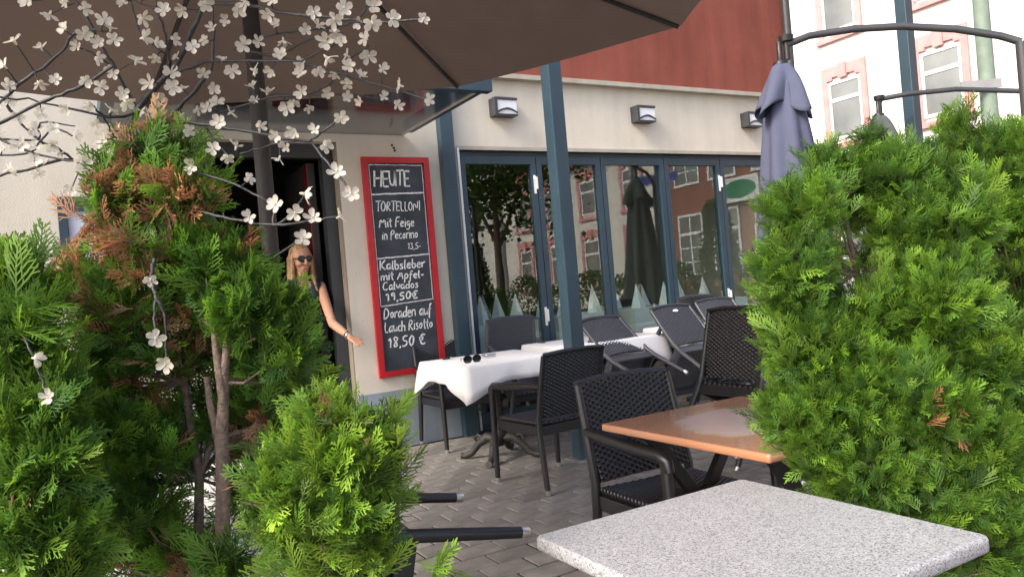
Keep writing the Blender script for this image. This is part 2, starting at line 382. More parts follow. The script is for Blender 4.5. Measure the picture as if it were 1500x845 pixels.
box(3.185, 3.205, YW - .03, YW + .03, .02, WZ + .02).build('white_edge_strip', 'rope', B)
# rainwater pipe at the corner
dp = MB(); dp.tube([(XR - .08, YW - .15, 0), (XR - .08, YW - .15, ZT)], .05, 12)
dp.build('downpipe', 'lampbody', B)
# dark cable holes above the board (wall wear)
for px, py in ((574, 213), (577, 217), (578, 221)):
    p = aty(px, py, YW); MB().lathe([(.001, 0), (.012, 0)], n=8, cap=False)
    hb = MB(); hb.tube([(p.x, YW - .004, p.z), (p.x, YW + .01, p.z)], .011, 8); hb.build('drill_hole', 'black', B)

# wall posts and glass canopy over the door
one(box(3.0, 3.13, YW - .1, YW - .012, 0, 3.3), 'wall_post', 'teal', 'teal square post fixed to the wall between chalkboard and glass front', 'post', (3.07, YW - .08, 0), bevel=.006)
def pole(x, y, h, label, w=.115):
    t = thing('pergola_post', label, 'post', (x, y, 0), 'teal pergola posts')
    box(x - w / 2, x + w / 2, y - w / 2, y + w / 2, .012, h).build('shaft', 'teal', t, bevel=.008)
    box(x - .1, x + .1, y - .1, y + .1, 0, .012).build('base_plate', 'silver', t)
    return t
p = atz(857, 672); pole(p.x, p.y + .02, 3.6, 'teal square post standing on the paving in front of the glass front')
q = atd(1338, 185, 7.6); pole(q.x, q.y, 6.2, 'dark teal post rising behind the right thuja hedge')
c = thing('glass_canopy', 'grey tinted glass canopy over the restaurant door, under the brown parasol', 'canopy', (1.5, YW, 2.74))
box(.35, 2.66, 4.9, YW - .001, 2.74, 2.752).build('glass_sheet', 'canglass', c)
cb = MB(); cb.box(.3, 2.75, 4.82, 4.9, 2.73, 2.86); cb.box(2.66, 2.74, 4.9, YW - .07, 2.752, 2.86); cb.box(.27, .35, 4.9, YW - .07, 2.752, 2.86); cb.build('frame', 'teal', c)
box(2.658, 2.668, 4.9, YW - .001, 2.735, 2.752).build('edge_trim', 'drip', c)
# house sign above the door, seen through the glass
sg = thing('door_sign', 'dark red framed sign board above the restaurant door behind the canopy glass', 'sign', (2.0, YW, 2.9))
box(1.55, 2.75, YW - .05, YW - .001, 2.95, 3.25).build('sign_frame', 'doorred', sg); box(1.6, 2.7, YW - .056, YW - .05, 3.0, 3.2).build('sign_panel', 'black', sg)
box(.5, 1.4, YW - .05, YW - .001, 2.95, 3.25).build('sign_panel', 'black', sg)

# wall lamps
def wall_lamp(x, label):
    z = 3.02; t = thing('wall_lamp', label, 'lamp', (x, YW, z), 'box wall lamps above the glass front')
    w, h = .125, .085
    box(x - w, x + w, YW - .02, YW - .001, z - h, z + h).build('back_plate', 'lampbody', t, bevel=.004)
    # side cheeks + top/bottom rim
    b = MB(); b.box(x - w, x - w + .03, YW - .12, YW - .02, z - h, z + h); b.box(x - w + .03, x + w, YW - .12, YW - .02, z + h - .022, z + h); b.box(x - w + .03, x + w, YW - .115, YW - .02, z - h, z - h + .014)
    b.build('housing', 'lampbody', t, bevel=.003)
    box(x - w + .03, x + w - .004, YW - .11, YW - .025, z - h + .015, z + h - .023).build('diffuser', 'lampglass', t, bevel=.006)
    arc = MB(); v = []
    n = 12
    for i in range(n + 1):
        u = i / n; xx = x - w + .03 + u * (2 * w - .034); zz = z - h + .02 + .035 * math.sin(math.pi * u)
        v += [(xx, YW - .118, zz), (xx, YW - .118, zz + .02 * (1 - .5 * abs(u - .5))), (xx, YW - .111, zz), (xx, YW - .111, zz + .02)]
    f = []
    for i in range(n):
        a = 4 * i; f += [(a, a + 4, a + 5, a + 1), (a + 1, a + 5, a + 7, a + 3), (a, a + 2, a + 6, a + 4)]
    arc.add(v, f); arc.build('shade_bar', 'lampbody', t)
wall_lamp(3.70, 'dark box wall lamp with pale glass, the one nearest the chalkboard')
wall_lamp(5.41, 'dark box wall lamp with pale glass, the middle one above the glass front')
wall_lamp(7.04, 'dark box wall lamp with pale glass, beside the folded blue parasol')

# framed menu case
t = thing('menu_case', 'teal framed wall case holding pale menu sheets left of the door', 'menu case', (.14, YW, 1.4))
b = MB(); b.box(-.03, .03, YW - .06, YW - .001, 1.4, 2.22); b.box(.31, .37, YW - .06, YW - .001, 1.4, 2.22); b.box(.03, .31, YW - .06, YW - .001, 2.12, 2.22); b.box(.03, .31, YW - .06, YW - .001, 1.4, 1.46); b.build('frame', 'teal', t, bevel=.003)
box(.03, .31, YW - .03, YW - .001, 1.46, 2.12).build('menu_sheet', 'paper', t)

# ------------------------------------------------------------------ far house across the side street and its neighbours
def facade_house(nm, label, X, y0, y1, z1, wallm, surr, rows, ys, ww, grid=False, ground=None):
    t = thing(nm, label, 'house', (X + 3, (y0 + y1) / 2, 0))
    box(X, X + 8, y0, y1, .09, z1).build('wall', wallm, t)
    r = MB(); r.add([(X - .4, y0 - .1, z1), (X - .4, y1 + .1, z1), (X + 8.4, y1 + .1, z1), (X + 8.4, y0 - .1, z1), (X + 4, y0 - .1, z1 + 3), (X + 4, y1 + .1, z1 + 3)],
                    [(0, 1, 5, 4), (2, 3, 4, 5), (0, 4, 3), (1, 2, 5), (0, 3, 2, 1)]); r.build('roof', 'brick', t)
    for (za, zb) in rows:
        for y in ys:
            w = MB(); a, b = y - ww / 2, y + ww / 2; e = .18
            if surr:
                w.box(X - .07, X - .002, a - e, a, za - .1, zb + .05); w.box(X - .07, X - .002, b, b + e, za - .1, zb + .05)
                w.box(X - .1, X - .002, a - e - .06, b + e + .06, za - .24, za - .1)
                # shouldered lintel with keystone
                w.box(X - .07, X - .002, a - e, b + e, zb + .13, zb + .42); w.box(X - .07, X - .002, a - e, a + .16, zb + .05, zb + .13); w.box(X - .07, X - .002, b - .16, b + e, zb + .05, zb + .13)
                w.box(X - .12, X - .07, y - .13, y + .13, zb + .05, zb + .46)
                s_ = w.build('window_surround', surr, t)
            f = MB(); c = .08; x0, x1 = X - .04, X - .003
            f.box(x0, x1, a, a + c, za, zb); f.box(x0, x1, b - c, b, za, zb); f.box(x0, x1, a + c, b - c, za, za + c); f.box(x0, x1, a + c, b - c, zb - c, zb)
            zm = za + (zb - za) * .68; f.box(x0, x1, a + c, b - c, zm - .05, zm + .05)
            if grid:
                f.box(x0 + .004, x1, y - .03, y + .03, za + c, zb - c)
                for q in (.25, .5): zq = za + (zb - za) * q * .9; f.box(x0 + .002, x1, a + c, b - c, zq - .02, zq + .02)
            fo = f.build('window', 'winwhite', t)
            box(X - .02, X - .002, a + c * .5, b - c * .5, za + c * .5, zb - c * .5).build('pane', 'hglass', fo)
    return t
XH = 19.3
rows = ((1.3, 3.1), (4.72, 6.38), (7.75, 9.4), (10.8, 12.4))
fh = facade_house('white_house', 'sunlit white house with pink window surrounds across the side street', XH, 3.2, 24, 13.5, 'housew', 'pink', rows, (5.4, 8.2, 11.1, 13.85, 17.2, 20.2), 1.05)
dp = MB(); dp.tube([(XH - .15, 19.0, .1), (XH - .15, 19.0, 13.4)], .06, 10); dp.build('downpipe', 'winwhite', fh)
facade_house('brick_house', 'red brick house with white gridded windows mirrored in the glass front', XH, -9.2, 2.9, 12, 'brick', None, ((1.2, 3.4), (4.4, 6.6), (7.6, 9.8)), (-7.6, -5.9, -4.0, -2.0, 0.2, 1.8), 1.25, True)
facade_house('cream_house', 'cream house with pink window surrounds mirrored in the glass front', XH + .6, -22, -9.4, 6.4, 'housew', 'pink', ((1.2, 3.1), (4.2, 5.7)), (-20, -17.2, -14.4, -11.4), 1.1)
facade_house('pale_house', 'tall pale house at the far end of the mirrored street', XH, -40, -22.2, 13, 'housew', None, ((1.2, 3.4), (4.4, 6.6), (7.6, 9.8)), (-35, -32, -29, -26.5, -24), 1.3, True)
# oval sign on the brick house
t = thing('oval_sign', 'white sign with green oval on the brick house', 'sign', (XH - .3, -5.0, 3.4))
box(XH - .2, XH - .07, -5.9, -4.2, 3.5, 4.3).build('board', 'winwhite', t)
b = MB(); n = 24; v = [(XH - .205, -5.05 + .72 * math.cos(2 * math.pi * i / n), 3.9 + .3 * math.sin(2 * math.pi * i / n)) for i in range(n)]; b.add(v, [tuple(range(n))]); b.build('oval', 'signgreen', t)
# green-grey street pole with a small sign box
q = atd(1450, 165, 11.5); t = thing('street_pole', 'green grey street pole with a small grey plate, behind the right hedge', 'pole', (q.x, q.y, 0))
b = MB(); b.tube([(q.x, q.y, -.02), (q.x, q.y, 7.)], [.13, .1], 16); b.build('shaft', 'polegreen', t)
q2 = atd(1437, 124, 11.35); b = MB(); b.beam(q2 - RI * .3, q2 + RI * .3, .03, .13); b.build('plate', 'greycloth', t)
# street name signs that show mirrored in the panes
def mirror(px, py, t_):
    d = ray(px, py); k = YW / d.y; hit = EYE + d * k; return hit + Vector((d.x, -d.y, d.z)) * t_
t0 = mirror(935, 300, 6.); t = thing('street_sign_post', 'grey post with two blue street name plates mirrored in the glass', 'street sign', (t0.x, t0.y, 0))
b = MB(); b.tube([(t0.x, t0.y, -.02), (t0.x, t0.y, 3.4)], .045, 12); b.build('post', 'greycloth', t)
for z, dr, in ((3.05, Vector((.3, .95, 0))), (2.72, Vector((.95, -.3, 0)))):
    dr = dr.normalized(); nn = Vector((-dr.y, dr.x, 0)); c0 = Vector((t0.x, t0.y, z)) + dr * .5
    b = MB(); b.beam(c0 - dr * .45, c0 + dr * .45, .02, .2); o = b.build('name_plate', 'signblue', t)
    b = MB()
    for sgn in (-1, 1):
        off = nn * .012 * sgn
        for s_ in (-1, 1): b.beam(c0 + off - dr * .43 + ZZ * .085 * s_, c0 + off + dr * .43 + ZZ * .085 * s_, .003, .012)
    b.build('plate_border', 'winwhite', o)

# ================================================================== FURNITURE
def weave_panel(w, h, fn, cx=.021, cz=.0115, amp=.006, th=.016, sub=(4, 3)):
    """a woven panel: fn(u, v) -> (point, normal) with u across, v up in metres; strands over and under as real relief"""
    nu = int(w / cx); nv = int(h / cz); NU, NV = nu * sub[0], nv * sub[1]
    b = MB(); v = []
    for side in (1, -1):
        for j in range(NV + 1):
            vv = h * j / NV; row = vv / cz; rj = math.floor(row); fr_ = row - rj
            for i in range(NU + 1):
                uu = -w / 2 + w * i / NU
                a = math.sin(math.pi * (uu + w / 2) / cx + math.pi * (rj % 2))
                hgt = amp * (side * a) * math.sin(math.pi * min(max(fr_, 0.02), .98)) ** .6 if 0 < j < NV else 0
                p, n = fn(uu, vv); v.append(Vector(p) + Vector(n) * (side * th / 2 + hgt))
    K = (NU + 1) * (NV + 1); f = []
    for j in range(NV):
        for i in range(NU):
            a = j * (NU + 1) + i; f.append((a, a + 1, a + NU + 2, a + NU + 1)); a += K; f.append((a, a + NU + 1, a + NU + 2, a + 1))
    for i in range(NU): f.append((i + 1, i, K + i, K + i + 1)); a = NV * (NU + 1) + i; f.append((a, a + 1, K + a + 1, K + a))
    for j in range(NV):
        a = j * (NU + 1); c = a + NU + 1; f.append((a, c, K + c, K + a)); a += NU; c += NU; f.append((c, a, K + a, K + c))
    return b.add(v, f, True)

def make_chair(mat='wicker'):
    t = thing('wicker_chair', '', 'chair', (0, 0, 0), 'black wicker armchairs', local=True)
    # faces +Y; origin on the floor under the seat centre
    def bk(u, v):
        k = v / .40; y = -.235 - .105 * k - .012 * math.sin(math.pi * k) + .02 * (u / .23) ** 2 - .01; n = Vector((-.04 * u / .23, 1, .26)).normalized()
        z = .47 + v + .012 * (1 - (u / .24) ** 2) * k
        return (u, y, z), n
    weave_panel(.46, .40, bk).build('backrest', mat, t)
    def st(u, v):
        y = -.235 + v; e = max(0, (v - .42) / .07); z = .435 - .006 * math.cos(u * 6) - .02 * e * e
        return (u, y, z), Vector((0, .0, 1))
    weave_panel(.47, .485, st, th=.03).build('seat', mat, t)
    a = MB()
    a.box(-.235, .235, .222, .25, .35, .42); a.box(-.235, .235, -.25, -.225, .36, .42); a.box(-.25, -.225, -.225, .222, .36, .42); a.box(.225, .25, -.225, .222, .36, .42)
    a.build('apron', mat, t, bevel=.005)
    for s in (-1, 1):
        # front leg runs up to the arm
        l = MB(); l.tube([(s * .262, .262, .03), (s * .262, .255, .35), (s * .262, .245, .61), (s * .262, .235, .64)], [.018, .021, .021, .02], 10); o = l.build('leg', mat, t)
        k = MB(); k.lathe([(.015, 0), (.0175, .004), (.0175, .03)], (s * .262, .262, 0), 12); k.build('foot_cap', 'silver', o)
        l = MB(); l.tube([(s * .255, -.285, .03), (s * .25, -.245, .36), (s * .247, -.245, .47), (s * .243, -.285, .66), (s * .238, -.335, .865)], [.018, .021, .021, .019, .017], 10); o = l.build('leg', mat, t)
        k = MB(); k.lathe([(.015, 0), (.0175, .004), (.0175, .03)], (s * .255, -.288, 0), 12); k.build('foot_cap', 'silver', o)
        l = MB(); l.tube([(s * .262, .262, .6), (s * .262, .255, .635), (s * .264, .22, .655), (s * .268, .05, .662), (s * .262, -.15, .672), (s * .247, -.285, .675)], [.019, .022, .025, .025, .023, .018], 10); l.build('armrest', mat, t)
    tr = MB(); tr.tube([(-.243, -.345, .872), (-.1, -.358, .882), (.1, -.358, .882), (.243, -.345, .872)], .014, 8); tr.build('top_rail', mat, t)
    return t
PROTO = {}
def chair(x, y, yaw, tilt, label, mat='wicker', plate=False, lift=0.):
    """tilt > 0 tips the chair forward about its front feet, tilt < 0 backward about its rear feet"""
    if mat not in PROTO: PROTO[mat] = make_chair(mat); o = PROTO[mat]
    else: o = copy_tree(PROTO[mat])
    o['label'] = label
    piv = Vector((0, .262, 0)) if tilt >= 0 else Vector((0, -.288, 0))
    R_ = Matrix.Rotation(yaw, 4, 'Z') @ Matrix.Translation(piv) @ Matrix.Rotation(-tilt, 4, 'X') @ Matrix.Translation(-piv)
    o.matrix_world = Matrix.Translation((x, y, lift + .002)) @ R_
    return o
def add_tag(o):
    b = MB(); n = 16
    b.add([(.03 * math.cos(2 * math.pi * i / n) , -.362 + .0, .80 + .017 * math.sin(2 * math.pi * i / n)) for i in range(n)] + [(.03 * math.cos(2 * math.pi * i / n), -.352, .80 + .017 * math.sin(2 * math.pi * i / n)) for i in range(n)],
          [tuple(range(n))] + [(i, n + i, n + (i + 1) % n, (i + 1) % n) for i in range(n)])
    k = b.build('maker_plate', 'chrome', o, org=(0, 0, 0))
    k.location = (0, 0, 0)
rad = math.radians; PI = math.pi
chair(2.705, 4.38, rad(5), 0, 'black wicker armchair pushed up to the near side of the table with sunglasses')
chair(2.06, 2.36, rad(178), 0, 'black wicker armchair behind the brown stone table, facing the camera')
cC = chair(4.12, 4.81, rad(6.5), rad(60), 'dark wicker armchair tipped forward against the table just right of the teal post', 'wickergrey')
cD = chair(4.78, 4.79, rad(2), rad(54), 'dark grey wicker armchair with white oval plate, tipped forward over a table', 'wickergrey'); add_tag(cD)
chair(3.37, 3.37, rad(-91), rad(27), 'black wicker armchair tipped sideways beside the right hedge, above the brown table')
chair(5.62, 5.15, rad(-4), rad(54), 'dark grey wicker armchair tipped forward, rearmost beside the folded blue parasol', 'wickergrey')
chair(5.55, 6.0, rad(180), rad(26), 'dark grey wicker armchair leaning at the glass front behind the tipped ones', 'wickergrey')
chair(2.84, 6.03, rad(180), 0, 'black wicker armchair with its back to the chalkboard wall behind the sunglasses table')
chair(3.42, 6.02, rad(180), rad(20), 'dark grey wicker armchair leaning at the first glass panel behind a white table', 'wickergrey')
chair(.1, 5.95, rad(180), 0, 'black wicker armchair under the menu case, glimpsed behind the left thujas')
# armchair lying on its back, only its front legs show past the small thuja
lc = chair(0, 0, 0, 0, 'black wicker armchair lying on its back, silver tipped legs beside the small thuja')
th = rad(78)
lc.matrix_world = Matrix.Translation((1.14, 2.34, .285)) @ Matrix.Rotation(rad(-90 - 3), 4, 'Z') @ Matrix.Rotation(th, 4, 'X')

# ---- tables
def iron_base(t, x, y, h):
    b = MB(); b.lathe([(.03, .1), (.05, .12), (.045, .16), (.06, .18), (.035, .22), (.03, .4), (.04, .42), (.03, .45), (.03, h - .05), (.09, h - .02), (.09, h)], (x, y, 0), 16); b.build('column', 'iron', t)
    for k in range(4):
        a = PI / 4 + k * PI / 2; d = Vector((math.cos(a), math.sin(a), 0)); b = MB()
        c = Vector((x, y, 0))
        b.tube([c + d * .03 + ZZ * .15, c + d * .1 + ZZ * .17, c + d * .17 + ZZ * .12, c + d * .23 + ZZ * .05, c + d * .29 + ZZ * .025, c + d * .32 + ZZ * .03], [.035, .04, .03, .026, .022, .026], 8)
        b.tube([c + d * .13 + ZZ * .165, c + d * .17 + ZZ * .19, c + d * .2 + ZZ * .16, c + d * .18 + ZZ * .135], [.012, .014, .014, .01], 6)
        b.build('foot', 'iron', t)
def cloth(t, x0, x1, y0, y1, z, drop=.16, corner=.14, seed=0, name='tablecloth', label=None, cat=None, group=None):
    """tablecloth draped over a rectangular top: flat top, rounded edge, hanging skirt that dips in points at the corners"""
    r = random.Random(seed); N = 28; v = []; f = []
    per = []
    for i in range(N): per.append((x0 + (x1 - x0) * i / N, y0, 0, -1, i / N))
    for i in range(N): per.append((x1, y0 + (y1 - y0) * i / N, 1, 0, i / N))
    for i in range(N): per.append((x1 - (x1 - x0) * i / N, y1, 0, 1, i / N))
    for i in range(N): per.append((x0, y1 - (y1 - y0) * i / N, -1, 0, i / N))
    n = len(per); cx, cy = (x0 + x1) / 2, (y0 + y1) / 2
    ph = [r.uniform(0, 6) for _ in range(4)]
    rings = [('in', 0.)] + [('e', q) for q in (0., .1, .35, .7, 1.)]
    for kind, q in rings:
        for i, (x, y, nx, ny, s) in enumerate(per):
            c = max(0, 1 - min(s, 1 - s) * 2 / .6) ** 1.1
            if s == 0: d = Vector((x - cx, y - cy, 0)); d = Vector((math.copysign(1, d.x), math.copysign(1, d.y), 0)) * .75
            else:
                d = Vector((nx, ny, 0)); w_ = max(0, 1 - min(s, 1 - s) / .2)
                ex = math.copysign(1, x - cx) if nx == 0 else nx; ey = math.copysign(1, y - cy) if ny == 0 else ny
                d = d.lerp(Vector((ex, ey, 0)) * .75, w_ * .7)
            if kind == 'in': v.append((x - math.copysign(.004, x - cx) * (1 if abs(x - cx) > .02 else 0), y - math.copysign(.004, y - cy), z + .002)); continue
            L = drop + corner * c
            wob = (math.sin(s * 9 + ph[i // N]) * .012 + math.sin(s * 23 + ph[i // N]) * .005) * q
            out = .004 + .012 * min(1, q * 3) + (.035 + .03 * c) * q ** 1.2 * (1 - .4 * c) + wob
            v.append((x + d.x * out, y + d.y * out, z - L * q - (0 if q else .001)))
    ctr = len(v); G = 6
    f0 = []
    for k in range(len(rings) - 1):
        for i in range(n): a = k * n + i; b_ = k * n + (i + 1) % n; f.append((a, b_, b_ + n, a + n))
    v.append((cx, cy, z + .003))
    for i in range(n): f.append((ctr, (i + 1) % n, i))
    b = MB(); b.add(v, f, True)
    o = b.build(name, 'cloth', None, org=(cx, cy, z)); o.location = (cx, cy, z); tag(o, label, cat, group)
    so = o.modifiers.new('thick', 'SOLIDIFY'); so.thickness = .002
    return o
def bistro(x0, x1, y0, y1, h, label, clabel, seed, drop=.14, corner=.12):
    cx, cy = (x0 + x1) / 2, (y0 + y1) / 2
    t = thing('bistro_table', label, 'table', (cx, cy, 0), 'terrace tables under white cloths')
    box(x0 + .005, x1 - .005, y0 + .005, y1 - .005, h - .03, h - .006).build('table_top', 'darkwood', t)
    iron_base(t, cx, cy, h - .03)
    cloth(t, x0, x1, y0, y1, h, drop, corner, seed, 'tablecloth', clabel, 'tablecloth', 'white tablecloths')
TZ = .78
bistro(2.36, 3.22, 4.83, 5.66, TZ, 'small iron footed table under a white cloth, nearest the chalkboard', 'white tablecloth with sunglasses lying on it, nearest the chalkboard', 1, .13, .13)
bistro(3.52, 4.6, 5.3, 6.02, TZ, 'table under a white cloth behind the teal post, by the first glass panels', 'white tablecloth behind the teal post, under the first tipped chair', 2, .13, .16)
bistro(5.0, 6.2, 5.38, 6.1, TZ, 'table under a white cloth between the rear tipped chairs', 'white tablecloth farthest right, between the rear tipped chairs', 3, .13, .14)
bistro(-.32, .5, 2.3, 3.02, .75, 'table under a white cloth hidden behind the left thujas', 'white tablecloth glimpsed low between the stems of the left thujas', 4, .3, .1)

# granite table in the foreground
gx0, gx1, gy0, gy1 = .85, 1.5, .84, 1.48
t = thing('granite_table', 'speckled grey granite table in the foreground right', 'table', ((gx0 + gx1) / 2, (gy0 + gy1) / 2, 0))
def rounded_slab(x0, x1, y0, y1, z0, z1, rc=.02, e=.006):
    pts = []
    for cx_, cy_, a0 in ((x1 - rc, y1 - rc, 0), (x0 + rc, y1 - rc, PI / 2), (x0 + rc, y0 + rc, PI), (x1 - rc, y0 + rc, 1.5 * PI)):
        for k in range(6): a = a0 + k / 5 * PI / 2; pts.append((cx_, cy_, math.cos(a), math.sin(a)))
    n = len(pts); b = MB(); v = []
    prof = [(0, z0), (e * .7, z0)] if False else []
    for off, z in ((-e, z0), (-e * .3, z0 + e * .3), (0, z0 + e), (0, z1 - e), (-e * .3, z1 - e * .3), (-e, z1)):
        v += [(cx_ + ca * (rc + off), cy_ + sa * (rc + off), z) for cx_, cy_, ca, sa in pts]
    f = [(k * n + i, k * n + (i + 1) % n, (k + 1) * n + (i + 1) % n, (k + 1) * n + i) for k in range(5) for i in range(n)]
    b.add(v, f, True); b.add(v[:n], [tuple(range(n - 1, -1, -1))]); b.add(v[-n:], [tuple(range(n))]); return b
rounded_slab(gx0, gx1, gy0, gy1, .718, .75, .022, .008).build('table_top', 'granite', t)
iron_base(t, (gx0 + gx1) / 2, (gy0 + gy1) / 2, .718)
# brown stone table
bx0, bx1, by0, by1 = 1.74, 2.50, 1.60, 2.43
t = thing('stone_table', 'reddish brown sandstone table with a pale oval, against the right hedge', 'table', ((bx0 + bx1) / 2, (by0 + by1) / 2, 0))
ob = rounded_slab(bx0, bx1, by0, by1, .722, .75, .012, .006).build('table_top', 'terra', t)
for sy in (by0 + .12, by1 - .12):
    for s in (-1, 1):
        b = MB(); cx_ = (bx0 + bx1) / 2; b.beam((cx_ - s * .27, sy + s * .02, .0), (cx_ + s * .27, sy + s * .02, .722), .03, .045); b.build('crossed_leg', 'black', t)
b = MB(); b.beam(((bx0 + bx1) / 2, by0 + .1, .37), ((bx0 + bx1) / 2, by1 - .1, .37), .03, .03); b.build('stretcher', 'black', t)
b = MB(); b.box(1.98, 2.26, 1.64, 1.74, .62, .722); b.build('folding_hinge', 'black', t)

# things on the cloth nearest the board
ZC = TZ + .004
p = atz(655, 527, ZC); t = thing('lighter', 'small black lighter lying on the white cloth left of the sunglasses', 'lighter', p)
b = MB(); b.beam(p + Vector((-.035, .01, .012)), p + Vector((.022, -.006, .012)), .022, .014); b.build('body', 'black', t, bevel=.003)
b = MB(); b.beam(p + Vector((.022, -.006, .012)), p + Vector((.04, -.011, .012)), .02, .013); b.build('cap', 'silver', t)
p = atz(692, 531, ZC); t = thing('sunglasses', 'dark sunglasses lying on the white cloth', 'sunglasses', p)
ax = (Vector((.97, -.1, 0))).normalized(); ay = Vector((.1, .97, 0))
for s in (-1, 1):
    b = MB(); n = 18; c0 = p + ax * .036 * s + ZZ * .028
    front = [c0 + ax * .031 * math.cos(2 * PI * i / n) + ZZ * (.026 * math.sin(2 * PI * i / n)) + ay * (-.004) for i in range(n)]
    back = [q + ay * .003 for q in front]
    b.add(front + back, [tuple(range(n)), tuple(range(2 * n - 1, n - 1, -1))] + [(i, n + i, n + (i + 1) % n, (i + 1) % n) for i in range(n)]); b.build('lens', 'lens', t)
    b = MB(); b.tube([q + (q - c0) * .06 for q in front] + [front[0] + (front[0] - c0) * .06], .0028, 6, cap=False); b.build('rim', 'black', t)
    b = MB(); e0 = c0 + ax * .033 * s + ZZ * .01; b.tube([e0, e0 + ay * .05 + ZZ * -.004, e0 + ay * .11 - ax * .02 * s + ZZ * -.03], .0025, 6); b.build('temple', 'black', t)
b = MB(); b.tube([p + ax * -.008 + ZZ * .036, p + ZZ * .04, p + ax * .008 + ZZ * .036], .003, 6); b.build('bridge', 'black', t)
p = atz(716, 523.5, ZC); t = thing('ashtray', 'clear glass ashtray on the white cloth right of the sunglasses', 'ashtray', p)
b = MB(); b.lathe([(.045, 0), (.055, .005), (.058, .028), (.048, .03), (.044, .012), (.0, .01)], p, 20, cap=False); b.build('bowl', 'clearglass', t)

